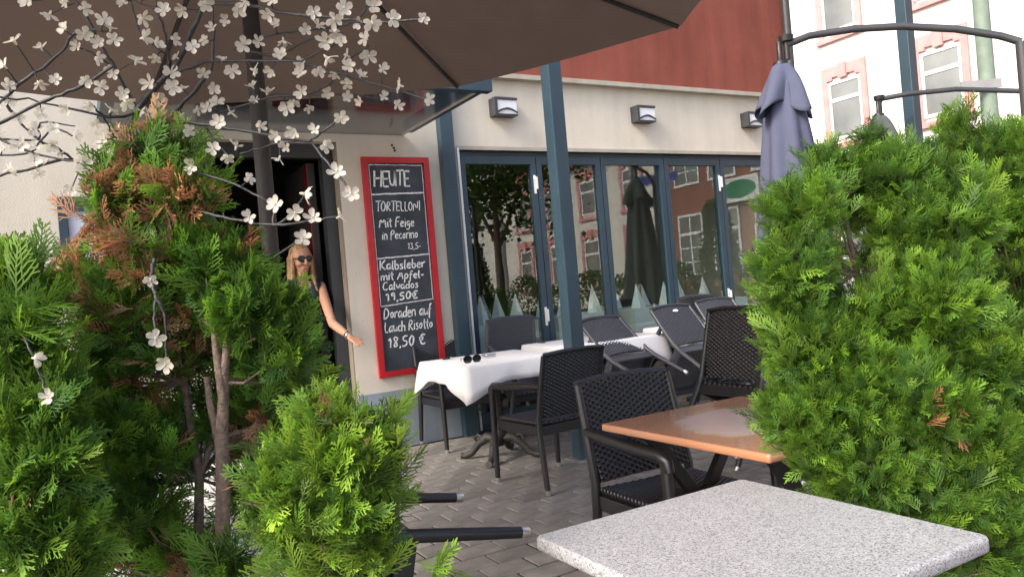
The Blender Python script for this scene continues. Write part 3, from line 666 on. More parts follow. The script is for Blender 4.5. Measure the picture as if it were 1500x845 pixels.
# ---- chalkboard
t = thing('chalkboard', 'tall red framed chalkboard with the handwritten menu on the cream wall', 'chalkboard', (2.575, YW, .63))
bx, bz0, bz1, bw = 2.26, .625, 2.54, .63; yb = YW - .012
fw_ = .052
b = MB(); b.box(bx, bx + fw_, YW - .035, YW - .001, bz0, bz1); b.box(bx + bw - fw_, bx + bw, YW - .035, YW - .001, bz0, bz1); b.box(bx + fw_, bx + bw - fw_, YW - .035, YW - .001, bz1 - fw_, bz1); b.box(bx + fw_, bx + bw - fw_, YW - .035, YW - .001, bz0, bz0 + fw_)
b.build('frame', 'frame_red', t)
box(bx + fw_, bx + bw - fw_, YW - .015, YW - .001, bz0 + fw_, bz1 - fw_).build('slate', 'slate', t)
GL = {
 'H': (.62, [[(0, 0), (.04, 1)], [(.5, 0), (.54, 1)], [(.02, .5), (.52, .53)]]), 'E': (.5, [[(.05, 0), (.03, 1)], [(.03, 1), (.45, 1)], [(.04, .52), (.38, .52)], [(.05, 0), (.46, .02)]]),
 'U': (.55, [[(0, 1), (.03, .2), (.2, 0), (.38, .12), (.46, 1)], [(.46, 1), (.48, 0)]]), 'T': (.55, [[(0, .98), (.55, 1)], [(.27, .98), (.25, 0)]]),
 'O': (.6, [[(.25, 1), (.03, .7), (.05, .2), (.25, 0), (.45, .2), (.47, .7), (.25, 1)]]), 'R': (.5, [[(.04, 0), (.04, 1), (.36, .92), (.36, .6), (.05, .5), (.42, 0)]]),
 'L': (.42, [[(.05, 1), (.04, 0), (.36, .03)]]), 'N': (.6, [[(0, 0), (.04, 1), (.42, .05), (.48, 1)]]), 'I': (.2, [[(.08, 1), (.08, 0)]]),
 'M': (.7, [[(0, 0), (.08, 1), (.28, .35), (.48, 1), (.58, 0)]]), 'F': (.48, [[(.05, 0), (.05, 1), (.45, 1)], [(.05, .55), (.36, .55)]]), 'P': (.48, [[(.05, -.1), (.05, 1), (.38, .95), (.4, .6), (.06, .48)]]),
 'K': (.5, [[(.04, 0), (.05, 1)], [(.42, 1), (.06, .45), (.44, 0)]]), 'A': (.55, [[(0, 0), (.3, 1), (.46, 0)], [(.1, .38), (.44, .38)]]), 'C': (.5, [[(.42, .85), (.2, 1), (.03, .6), (.06, .15), (.25, 0), (.44, .15)]]),
 'D': (.58, [[(.06, 0), (.08, 1), (.38, .85), (.5, .45), (.34, .06), (.02, 0)]]), 'i': (.18, [[(.06, .6), (.08, 0)], [(.06, .8), (.07, .85)]]), 't': (.3, [[(.13, .95), (.12, .1), (.24, 0)], [(0, .62), (.27, .64)]]),
 'e': (.4, [[(.04, .3), (.33, .36), (.28, .58), (.1, .58), (.03, .25), (.14, 0), (.34, .1)]]), 'g': (.4, [[(.32, .55), (.1, .58), (.04, .25), (.2, .08), (.33, .5), (.32, -.25), (.1, -.32), (.03, -.2)]]),
 'n': (.42, [[(.04, .6), (.05, 0)], [(.05, .4), (.2, .6), (.32, .5), (.34, 0)]]), 'c': (.36, [[(.3, .52), (.14, .6), (.03, .3), (.12, .02), (.31, .1)]]), 'o': (.4, [[(.18, .6), (.03, .35), (.14, 0), (.32, .2), (.28, .52), (.16, .6)]]),
 'r': (.32, [[(.04, .6), (.06, 0)], [(.06, .38), (.2, .6), (.3, .56)]]), 'a': (.42, [[(.32, .56), (.1, .58), (.03, .2), (.14, 0), (.31, .25), (.33, .6), (.34, .06), (.4, 0)]]), 'l': (.22, [[(.08, 1), (.06, .08), (.16, 0)]]),
 'b': (.4, [[(.06, 1), (.05, .0), (.25, 0), (.33, .3), (.22, .55), (.06, .4)]]), 's': (.34, [[(.28, .55), (.1, .6), (.06, .42), (.26, .24), (.22, .02), (.03, .05)]]), 'm': (.6, [[(.03, .6), (.05, 0)], [(.05, .4), (.18, .6), (.27, .5), (.28, 0)], [(.28, .4), (.42, .6), (.51, .5), (.52, 0)]]),
 'p': (.4, [[(.05, .6), (.04, -.4)], [(.05, .5), (.22, .6), (.33, .35), (.22, .03), (.05, .1)]]), 'f': (.34, [[(.32, .9), (.2, 1), (.13, .8), (.11, -.3)], [(0, .5), (.28, .52)]]), 'v': (.36, [[(0, .6), (.15, 0), (.32, .6)]]),
 'd': (.42, [[(.3, .5), (.1, .56), (.03, .2), (.14, 0), (.3, .2)], [(.34, 1), (.32, 0)]]), 'u': (.42, [[(.03, .6), (.05, .1), (.18, 0), (.32, .2), (.34, .6), (.36, 0)]]), 'h': (.42, [[(.05, 1), (.04, 0)], [(.05, .38), (.2, .58), (.31, .48), (.33, 0)]]),
 '1': (.32, [[(.02, .7), (.2, 1), (.18, 0)]]), '3': (.42, [[(.04, .92), (.3, .95), (.16, .55), (.34, .3), (.2, 0), (.02, .1)]]), '5': (.44, [[(.36, 1), (.08, .98), (.06, .55), (.3, .55), (.34, .2), (.18, 0), (.02, .06)]]),
 '8': (.44, [[(.32, .85), (.14, 1), (.06, .75), (.34, .3), (.2, 0), (.05, .2), (.32, .7), (.32, .85)]]), '9': (.42, [[(.32, .7), (.14, .55), (.05, .78), (.2, 1), (.32, .8), (.28, 0)]]), '0': (.44, [[(.2, 1), (.04, .6), (.1, .1), (.24, 0), (.36, .4), (.32, .9), (.2, 1)]]),
 '€': (.5, [[(.42, .9), (.22, 1), (.1, .6), (.14, .1), (.3, 0), (.44, .1)], [(0, .62), (.32, .64)], [(0, .42), (.3, .44)]]), ',': (.2, [[(.1, .06), (.04, -.2)]]), '-': (.3, [[(.02, .35), (.24, .37)]]), '.': (.15, [[(.05, .0), (.07, .04)]]), ' ': (.28, []), "'": (.15, [[(.06, 1), (.04, .85)]]),
}
def stroke(b, pts, w, r):
    """a chalk stroke: a thin flat ribbon raised a hair off the slate"""
    P = [Vector((p[0], p[1])) for p in pts]
    if len(P) > 2:      # round the corners once
        Q = [P[0]]
        for i in range(len(P) - 1): Q += [P[i].lerp(P[i + 1], .3), P[i].lerp(P[i + 1], .7)]
        P = Q + [P[-1]]
    n = len(P); v = []
    for i, p in enumerate(P):
        d = P[min(i + 1, n - 1)] - P[max(i - 1, 0)]; d = d.normalized() if d.length > 1e-6 else Vector((1, 0)); nn = Vector((-d.y, d.x))
        k = w * r.uniform(.75, 1.2) / 2
        for s in (-1, 1): q = p + nn * k * s; v.append((q.x, YW - .0175, q.y))
    b.add(v, [(2 * i, 2 * i + 2, 2 * i + 3, 2 * i + 1) for i in range(n - 1)])
def write(txt, x, z, h, width, w=.008, slant=.12, seed=0, rise=0.):
    w *= 1.3
    r = random.Random(seed); b = MB(); tot = sum(GL[c][0] for c in txt); k = width / tot; cx_ = 0
    for ch in txt:
        adv, ss = GL[ch]; dy = r.uniform(-.03, .03) * h; sc = r.uniform(.93, 1.06)
        for st_ in ss:
            stroke(b, [(bx + x + cx_ + (px_ * k) + slant * py_ * h + r.uniform(-.002, .002), bz1 - z + py_ * h * sc + dy + rise * cx_ + r.uniform(-.002, .002)) for px_, py_ in st_], w, r)
        cx_ += adv * k
    b.build('lettering', 'chalk', t)
write('HEUTE', .10, .255, .135, .34, .0125, .05, 1)
write('TORTELLONI', .095, .475, .085, .42, .0075, .1, 2); 
write('Mit Feige', .115, .615, .085, .33, .0085, .1, 3)
write('in Pecorino', .13, .72, .08, .34, .0075, .1, 4)
write('13,5-', .36, .815, .055, .13, .006, .1, 5)
write('Kalbsleber', .085, .985, .08, .43, .0095, .1, 6)
write('mit Apfel-', .085, 1.075, .075, .41, .009, .1, 7)
write('Calvados', .095, 1.162, .07, .34, .0085, .1, 8)
write('19,50€', .115, 1.255, .068, .31, .0105, .1, 9)
write('Doraden auf', .08, 1.41, .095, .46, .009, .1, 10)
write('Lauch Risotto', .08, 1.53, .09, .46, .0085, .1, 11)
write('18,50 €', .10, 1.665, .09, .36, .011, .1, 12)
b = MB(); r = random.Random(3)
def rule(x0, z0, x1, z1, w):
    n = max(6, int(abs(x1 - x0) / .02) + int(abs(z1 - z0) / .05)); stroke(b, [(bx + x0 + (x1 - x0) * i / n + r.uniform(-.0015, .0015), bz1 - (z0 + (z1 - z0) * i / n) + r.uniform(-.002, .002)) for i in range(n + 1)], w, r)
rule(.065, .066, bw - .065, .07, .007); rule(.066, .07, .068, 1.3, .006); rule(bw - .068, .07, bw - .066, 1.28, .006)
rule(.07, .325, bw - .07, .315, .013); rule(.07, .885, bw - .07, .868, .011); rule(.07, 1.30, bw - .07, 1.272, .008)
b.build('chalk_rule', 'chalk', t)

# ---- interior tables with napkin cones
ni = 0
for i, (x, y) in enumerate(((3.72, 7.0), (4.7, 7.0), (5.7, 7.0), (6.7, 7.0), (4.3, 8.8), (6.0, 8.9))):
    w_ = 'just behind the panes' if i < 4 else 'deep inside'
    names = ['first', 'second', 'third', 'last', 'left', 'right']
    t = thing('dining_table', '%s white clothed indoor table %s, counted from the chalkboard' % (names[i], w_), 'table', (x, y, 0), 'indoor dining tables')
    box(x - .35, x + .35, y - .35, y + .35, .92, .96).build('table_top', 'darkwood', t)
    b = MB(); b.tube([(x, y, .22), (x, y, .92)], .04, 10); b.lathe([(.25, .02), (.24, .04), (.05, .07)], (x, y, .2), 16); b.build('pedestal', 'black', t)
    b = MB(); b.box(x - .37, x + .37, y - .37, y + .37, .96, .965); b.box(x - .37, x - .365, y - .37, y + .37, .7, .96); b.box(x - .365, x + .365, y - .37, y - .365, .7, .96); b.build('cloth', 'napkin', t)
    for k, (dx, dy) in enumerate(((-.2, -.22), (.2, -.22), (-.2, .2), (.22, .2))):
        n = 10; b = MB(); c0 = Vector((x + dx, y + dy, .966)); hh = random.uniform(.26, .32)
        vv = [c0 + Vector(((.075 + .016 * (j % 2)) * math.cos(2 * PI * j / n), (.075 + .016 * (j % 2)) * math.sin(2 * PI * j / n), 0)) for j in range(n)] + [c0 + Vector((random.uniform(-.01, .01), 0, hh))]
        b.add(vv, [(j, (j + 1) % n, n) for j in range(n)] + [tuple(range(n - 1, -1, -1))])
        one(b, 'folded_napkin', 'napkin', 'white napkin cone, %s on the %s indoor table %s' % (('near left', 'near right', 'far left', 'far right')[k], names[i], w_), 'napkin', c0, 'folded napkins indoors')
p = Vector((5.6, 6.85, .966)); b = MB(); b.lathe([(.028, 0), (.03, .02), (.02, .06), (.026, .12), (.018, .16), (.024, .2), (.026, .23), (.012, .26)], p, 16)
one(b, 'pepper_mill', 'wood', 'turned wooden pepper mill among the napkins behind the glass', 'pepper mill', p)
for i, (x, y, a, l_) in enumerate(((3.9, 7.8, 180, 'dark indoor chair behind the first indoor table'), (4.75, 7.85, 180, 'dark indoor chair behind the second indoor table'), (5.8, 7.85, 180, 'dark indoor chair behind the third indoor table'))):
    t = thing('dining_chair', l_, 'chair', (x, y, .22), 'dark indoor chairs')
    b = MB(); b.box(x - .21, x + .21, y + .17, y + .2, .77, 1.2); b.build('backrest', 'darkwood', t, bevel=.008)
    b = MB(); b.box(x - .21, x + .21, y - .21, y + .2, .66, .7); b.build('seat', 'darkwood', t, bevel=.008)
    for sx in (-1, 1):
        b = MB(); b.beam((x + sx * .19, y + .185, .22), (x + sx * .19, y + .185, .77), .03, .03); b.build('leg', 'darkwood', t)
        b = MB(); b.beam((x + sx * .19, y - .19, .22), (x + sx * .19, y - .19, .66), .03, .03); b.build('leg', 'darkwood', t)

# ================================================================== PARASOLS
def ring_canopy(hub, vs, zsag=.05, n=8):
    """fabric panels between ribs, edge slightly scalloped inward and sagging"""
    out = []
    for i in range(len(vs)):
        a, c = Vector(vs[i]), Vector(vs[(i + 1) % len(vs)]); b = MB(); v = []; f = []
        for r_ in range(n + 1):
            q = r_ / n
            for s in range(n + 1):
                u = s / n; e = a.lerp(c, u); mid = (a + c) / 2; e = e.lerp(Vector((hub[0], hub[1], e.z)), .035 * math.sin(PI * u))
                p = Vector(hub).lerp(e, q); p.z += -zsag * math.sin(PI * u) * q * .6 + .05 * math.sin(PI * q)
                v.append(p)
        for r_ in range(n):
            for s in range(n): k = r_ * (n + 1) + s; f.append((k, k + 1, k + n + 2, k + n + 1))
        b.add(v, f, True); out.append(b)
    return out
hub = Vector((.70, 3.1, 3.02)); ZE = 2.5
V = [atz(672, 127, ZE), atz(998, 38, ZE), Vector((2.25, 1.75, ZE)), Vector((1.0, 1.15, ZE)), Vector((-.45, 1.45, ZE)), Vector((-1.25, 2.7, ZE)), Vector((-.85, 4.25, ZE)), atz(215, 155, ZE)]
t = thing('brown_parasol', 'large open brown parasol spreading over the terrace, top of the picture', 'parasol', (hub.x, hub.y, 0))
for b in ring_canopy(hub, V): b.build('canopy_panel', 'brownfab', t)
for v in V:
    b = MB(); p0 = hub + Vector((0, 0, -.06)); d = (v - hub); b.tube([p0, hub.lerp(v, .5) + ZZ * .02, v + ZZ * -.012 - d * .01], .011, 8); b.build('rib', 'iron', t)
    b = MB(); b.tube([(hub.x, hub.y, 2.8), hub.lerp(v, .3) + ZZ * .0], .007, 6); b.build('strut', 'iron', t)
b = MB(); b.tube([(hub.x, hub.y, 0.05), (hub.x, hub.y, 3.1)], .033, 16); b.build('pole', 'iron', t)
b = MB(); b.lathe([(.28, 0), (.28, .05), (.06, .08), (.05, .3)], (hub.x, hub.y, 0), 24); b.build('base', 'iron', t)
def folded_parasol(top, armpts, mast, zbot, label, fab, scale=1.):
    """folded parasol hanging from a curved cantilever arm; top is the point where the canopy hangs"""
    t = thing('folded_parasol', label, 'parasol', (mast.x, mast.y, 0), 'folded cantilever parasols')
    n = 40
    def skirt(z0, z1, r0, r1, amp, folds, ph, name, tail=0.):
        b = MB(); v = []; K = 14
        for k in range(K + 1):
            q = k / K; rr = r0 + (r1 - r0) * q ** .65
            for j in range(n * 2):
                a = 2 * PI * j / (n * 2); w = math.sin(folds * a + ph + .6 * math.sin(3 * q + a)) ; am = amp * (.15 + .85 * q)
                rad_ = rr * (1 + am * w + .1 * math.sin(2 * a + ph) * q)
                v.append((top.x + rad_ * math.cos(a), top.y + rad_ * math.sin(a), z0 + (z1 - z0) * q - tail * q * q * (.5 + .5 * math.sin(folds * a + ph + 1)) ))
        N = 2 * n
        b.add(v, [(k * N + j, k * N + (j + 1) % N, (k + 1) * N + (j + 1) % N, (k + 1) * N + j) for k in range(K) for j in range(N)], True)
        o = b.build(name, fab, t); s_ = o.modifiers.new('thick', 'SOLIDIFY'); s_.thickness = .004
    z = top.z
    skirt(z - .1, zbot, .07 * scale, .265 * scale, .2, 8, .4, 'canopy', .12)
    skirt(z - .03, z - .3, .035 * scale, .17 * scale, .36, 4, 1.3, 'vent_flap', .1)
    b = MB(); b.lathe([(.03, -.06), (.05, -.05), (.05, -.02), (.02, 0), (.018, .12)], top, 14); b.build('crown_cap', 'black', t)
    b = MB(); b.tube(armpts, .024 * scale, 12); b.build('arm', 'lampbody', t)
    b = MB(); b.tube([mast, Vector((mast.x, mast.y, 0.05))], .035 * scale, 12); b.build('mast', 'lampbody', t)
    b = MB(); e = armpts[0]; b.tube([e + Vector((0, 0, .02)), e + Vector((0, 0, .06))], [.045, .05], 12); b.tube([e + ZZ * -.1, e + ZZ * .03], .022, 10); b.build('knob', 'black', t)
    b = MB(); b.lathe([(.3, 0), (.3, .06), (.08, .09)], (mast.x, mast.y, 0), 20); b.build('base', 'iron', t)
    return t
D = 5.2; arm = [atd(x, y, d) for x, y, d in ((1152, 66, 5.2), (1185, 53, 5.2), (1250, 43, 5.15), (1320, 39, 5.1), (1400, 43, 5.0), (1465, 53, 4.95), (1496, 62, 4.9))]
folded_parasol(atd(1143, 88, 5.2), arm, arm[-1], 1.06, 'folded lavender blue parasol hanging from a curved arm in front of the glass', 'bluefab', 1.0)
arm = [atd(x, y, d) for x, y, d in ((1288, 150, 7.4), (1292, 145, 7.4), (1330, 138, 7.35), (1400, 131, 7.3), (1500, 134, 7.2), (1560, 146, 7.1))]
folded_parasol(atd(1287, 165, 7.4), arm, arm[-1], .95, 'folded grey green parasol half hidden behind the right thuja', 'greyfab', 1.0)

# ================================================================== PERSON
def fused(name, mat, parent, segs, voxel=.009, smooth=6, extra=None):
    """one continuous skin: tapered capsules fused by a voxel remesh"""
    b = MB()
    def ball(c, r, n=12):
        v = [Vector(c) + Vector((math.sin(PI * i / 8) * math.cos(2 * PI * j / n), math.sin(PI * i / 8) * math.sin(2 * PI * j / n), math.cos(PI * i / 8))) * r for i in range(9) for j in range(n)]
        b.add(v, [(i * n + j, (i + 1) * n + j, (i + 1) * n + (j + 1) % n, i * n + (j + 1) % n) for i in range(8) for j in range(n)])
    for s in segs:
        pts, rs = s
        for (p, q, r0, r1) in zip(pts[:-1], pts[1:], rs[:-1], rs[1:]):
            p, q = Vector(p), Vector(q); L = (q - p).length; k = max(2, int(L / (min(r0, r1) * .45)))
            for i in range(k + 1):
                u = i / k; ball(p.lerp(q, u), r0 + (r1 - r0) * u)
    if extra: extra(b)
    me = b.mesh(name, mat); o = bpy.data.objects.new(name, me); COL.objects.link(o)
    m = o.modifiers.new('r', 'REMESH'); m.mode = 'VOXEL'; m.voxel_size = voxel; m.use_smooth_shade = True
    if smooth: s_ = o.modifiers.new('s', 'SMOOTH'); s_.iterations = smooth; s_.factor = .5
    dg = bpy.context.evaluated_depsgraph_get(); me2 = bpy.data.meshes.new_from_object(o.evaluated_get(dg)); me2.name = name
    bpy.data.objects.remove(o)
    org = Vector(parent['_o'])
    me2.transform(Matrix.Translation(-org)); 
    if not me2.materials: me2.materials.append(MT[mat])
    for p in me2.polygons: p.use_smooth = True
    return link(name, me2, parent)
hd = atd(441, 382, 6.5)                      # middle of the head
gx, gy = hd.x, hd.y
wz = hd.z
woman = thing('person', 'person with blond hair, sunglasses and dark sleeveless top reaching out of the doorway', 'person', (gx, gy, 0))
FWD = Vector((.18, -.98, 0)).normalized(); LFT = Vector((-FWD.y, FWD.x, 0)) * 1.0     # her left is towards +X
if LFT.x < 0: LFT = -LFT
P_ = lambda l, f, z: Vector((gx, gy, 0)) + LFT * (l - .16 * min(.55, max(0., wz - .2 - z))) + FWD * (f - .1 * min(.55, max(0., wz - .2 - z))) + ZZ * z
zs = wz - .235                                # shoulder height
SH = P_(.165, .0, zs); SHr = P_(-.165, 0, zs)
EL = atd(487, 474, 6.28); WR = atd(512, 493, 6.1)
tipd = (atd(537, 510, 5.97) - WR); hd_dir = tipd.normalized()
hip = .93
def limb_leg(s):
    return ([P_(s * .09, 0, hip - .03), P_(s * .1, .02, .5), P_(s * .1, -.01, .1), P_(s * .1, .1, .055)], [.09, .062, .042, .03])
side = hd_dir.cross(ZZ).normalized(); pn = side.cross(hd_dir).normalized()
palm0 = WR + hd_dir * .02
fingers = []
for k, (off, L, r_) in enumerate(((-.033, .066, .0075), (-.011, .075, .008), (.011, .07, .008), (.03, .055, .007))):
    b0 = WR + hd_dir * .085 + side * off; d1 = (hd_dir + side * off * 2.5 - pn * .08 * k).normalized(); d2 = (d1 - pn * .35).normalized()
    fingers.append(([b0, b0 + d1 * L * .55, b0 + d1 * L * .55 + d2 * L * .45], [r_ * 1.1, r_, r_ * .8]))
th0 = WR + hd_dir * .035 - side * .03; td = (hd_dir * .7 - side * .65 + pn * .1).normalized()
fingers.append(([th0, th0 + td * .035, th0 + td * .035 + (td + hd_dir * .5).normalized() * .03], [.011, .0095, .0075]))
Pm = [([WR + side * o_ + hd_dir * .02, WR + side * o_ * 1.2 + hd_dir * .088], [.013, .0105]) for o_ in (-.028, -.01, .01, .026)]
rel = P_(-.21, .05, zs - .28); rwr = P_(-.16, .17, zs - .50)
body = [
    ([P_(0, 0, wz - .09), P_(0, -.015, zs + .03)], [.052, .056]),
    ([P_(-.11, 0, zs - .0), P_(.11, 0, zs - .0)], [.058, .058]),
    ([P_(-.07, .01, zs - .1), P_(.07, .01, zs - .1)], [.1, .1]),
    ([P_(-.06, .01, zs - .2), P_(-.05, 0, zs - .36), P_(-.08, 0, hip)], [.1, .085, .105]),
    ([P_(.06, .01, zs - .2), P_(.05, 0, zs - .36), P_(.08, 0, hip)], [.1, .085, .105]),
    ([SH, SH.lerp(EL, .3), EL, EL.lerp(WR, .3), WR], [.05, .044, .036, .037, .024]),
    ([SHr, rel, rwr, rwr + LFT * .04 + FWD * .07], [.05, .036, .024, .022]),
    limb_leg(1), limb_leg(-1)] + Pm
fused('body', 'skin', woman, body + fingers, .0078, 3)
# head
LOOK = (RI * .62 - FW * .78); LOOK.z = -.02; LOOK.normalize(); HS = ZZ.cross(LOOK).normalized()
def hp(s, f, z): return hd + HS * s + LOOK * f + ZZ * z
hseg = [([hp(0, -.015, .045), hp(0, .005, .035)], [.088, .085]), ([hp(0, .01, -.02), hp(0, .028, -.07)], [.068, .045]), ([hp(0, .045, -.085), hp(0, .05, -.095)], [.028, .024]),
        ([hp(0, .088, .01), hp(0, .108, -.028)], [.010, .014]), ([hp(-.012, .095, -.03), hp(.012, .095, -.03)], [.01, .01]),
        ([hp(-.02, .075, -.062), hp(.02, .075, -.062)], [.012, .012]), ([hp(-.016, .074, -.074), hp(.016, .074, -.074)], [.012, .012]),
        ([hp(-.04, .07, .028), hp(.04, .07, .028)], [.016, .016]), ([hp(-.04, .05, -.025), hp(-.035, .06, -.02)], [.03, .028]), ([hp(.04, .05, -.025), hp(.035, .06, -.02)], [.03, .028]),
        ([hp(-.078, -.005, .01), hp(-.078, -.005, -.02)], [.013, .01]), ([hp(.078, -.005, .01), hp(.078, -.005, -.02)], [.013, .01]), ([hp(0, -.01, -.05), hp(0, -.02, -.12)], [.05, .05])]
face = fused('head', 'skin', woman, hseg, .005, 3)
lip = fused('lips', M('lip', (.42, .12, .11), .4), woman, [([hp(-.018, .089, -.066), hp(0, .093, -.065), hp(.018, .089, -.066)], [.004, .006, .004])], .003, 1) if False else None
b = MB(); b.tube([hp(-.02, .0845, -.068), hp(-.007, .0895, -.0665), hp(.007, .0895, -.0665), hp(.02, .0845, -.068)], [.003, .0055, .0055, .003], 8)
MT['lip'] = M('lip_colour', (.38, .1, .09), .4); b.build('mouth', 'lip', woman)
# hair: cap plus long straight locks falling over the left shoulder
locks = [([hp(0, -.035, .058), hp(0, -.02, .066)], [.09, .088]), ([hp(0, -.05, .0), hp(0, -.07, -.1), hp(0, -.075, -.3)], [.085, .075, .06])]
for s, f, zend, r_ in ((.075, .02, -.42, .02), (.088, .0, -.46, .022), (.085, -.03, -.45, .026), (-.08, .01, -.38, .022), (-.085, -.03, -.42, .026), (.07, .04, -.32, .012)):
    locks.append(([hp(s * .55, f + .01, .1), hp(s * 1.02, f, .02), hp(s * 1.12, f - .005, -.12), hp(s * 1.3, f + .02, -.26), hp(s * 1.35, f + .03, zend)], [r_ * .9, r_, r_, r_ * 1.1, r_ * .5]))
fused('hair', 'hair', woman, locks, .006, 2)
gl = MB()
for s in (-1, 1):
    n = 16; c0 = hp(.033 * s, .094, .012); v = [c0 + HS * .029 * math.cos(2 * PI * i / n) + ZZ * .025 * math.sin(2 * PI * i / n) - LOOK * (.012 * abs(math.cos(2 * PI * i / n)) if (math.cos(2 * PI * i / n) * s) > 0 else 0) for i in range(n)]
    b = MB(); b.add(v + [c0 + LOOK * .004], [(i, (i + 1) % n, n) for i in range(n)], True); o = b.build('sunglass_lens', 'lens', woman)
    b = MB(); b.tube(v + [v[0]], .003, 6, cap=False); b.tube([hp(.06 * s, .08, .018), hp(.083 * s, .03, .018), hp(.085 * s, -.02, .012)], .003, 6); b.build('sunglass_frame', 'black', woman)
b = MB(); b.tube([hp(-.008, .1, .018), hp(0, .104, .021), hp(.008, .1, .018)], .003, 6); b.build('sunglass_bridge', 'black', woman)
# clothes: sleeveless dark top and trousers
top_ = [([P_(-.075, .012, zs - .1), P_(.075, .012, zs - .1)], [.112, .112]), ([P_(-.1, 0, zs + .015), P_(-.07, .012, zs - .1)], [.068, .085]), ([P_(.1, 0, zs + .015), P_(.07, .012, zs - .1)], [.068, .085]),
        ([P_(-.06, .01, zs - .2), P_(-.05, 0, zs - .36), P_(-.085, 0, hip + .02)], [.11, .096, .118]), ([P_(.06, .01, zs - .2), P_(.05, 0, zs - .36), P_(.085, 0, hip + .02)], [.11, .096, .118])]
fused('top', 'navy', woman, top_, .009, 3)
tr_ = [([P_(-.07, 0, hip), P_(.07, 0, hip)], [.118, .118])]
for s in (-1, 1): tr_.append(([P_(s * .09, 0, hip - .03), P_(s * .1, .02, .5), P_(s * .1, -.01, .12)], [.1, .074, .06]))
fused('trousers', 'navy', woman, tr_, .01, 3)
for s in (-1, 1): fused('shoe', 'black', woman, [([P_(s * .1, -.03, .04), P_(s * .1, .06, .04), P_(s * .1, .14, .035)], [.038, .04, .032])], .008, 2)
arm_d = (WR - EL).normalized(); o1 = arm_d.orthogonal().normalized(); o2 = arm_d.cross(o1)
for q, m_ in ((.02, 'silver'), (.035, 'darkwood'), (.008, 'silver')):
    b = MB(); c0 = WR - arm_d * q; b.tube([c0 + (o1 * math.cos(a) + o2 * math.sin(a)) * .0285 for a in [2 * PI * i / 16 for i in range(17)]], .0045, 6, cap=False); b.build('bracelet', m_, woman)

# ================================================================== THUJAS
def frond(seed, L=.11, nside=9, nsub=3, w=.0032, a0=.62, a1=.9):
    r = random.Random(seed); q = []
    def strip(p0, p1, w0, w1):
        d = (p1 - p0); nn = Vector((-d.y, d.x, 0)); nn = nn.normalized() if nn.length > 1e-9 else Vector((1, 0, 0))
        q.append([p0 - nn * w0 / 2, p0 + nn * w0 / 2, p1 + nn * w1 / 2, p1 - nn * w1 / 2])
    bend = r.uniform(-.25, .25)
    def ax(s): return Vector((bend * L * s * s * .6, L * s, .12 * L * math.sin(2.2 * s) - .1 * L * s * s))
    for k in range(4): strip(ax(k / 4), ax((k + 1) / 4), w * .9, w * .85)
    for i in range(nside):
        for sd_ in (-1, 1):
            s = .1 + .85 * (i + (0 if sd_ > 0 else .5)) / nside; s += r.uniform(-.02, .02)
            a = r.uniform(a0, a1) * sd_; ln = L * (.5 * (1 - s) + .14) * r.uniform(.8, 1.15)
            p0 = ax(s); d = Vector((math.sin(a), math.cos(a), r.uniform(-.18, .18))); d2 = Vector((math.sin(a * .72), math.cos(a * .72), d.z - .1))
            p1 = p0 + d * ln * .5; p2 = p1 + d2 * ln * .5
            strip(p0, p1, w * .8, w); strip(p1, p2, w, w * .55)
            for j in range(nsub):
                u = (j + .7) / (nsub + .6); b0 = p0.lerp(p1, u * 2) if u < .5 else p1.lerp(p2, u * 2 - 1)
                sg = 1 if (j % 2) else -1; a2 = a + sg * r.uniform(.5, .75); l2 = ln * .36 * (1.1 - u * .6)
                strip(b0, b0 + Vector((math.sin(a2), math.cos(a2), r.uniform(-.25, .25))) * l2, w * .8, w * .6)
    return np.array([[list(v) for v in k] for k in q]).reshape(-1, 3)
FR_HI = [frond(i, .11, 7, 2, .0033, .42, .68) for i in range(6)]
FR_LO = [frond(20 + i, .11, 6, 1, .0038, .45, .75) for i in range(6)]
GREENS = np.array([(.1, .205, .022), (.14, .26, .026), (.078, .165, .026), (.175, .3, .03), (.05, .115, .026)])
BROWNS = np.array([(.42, .19, .095), (.33, .16, .085), (.45, .25, .13), (.3, .19, .1)])
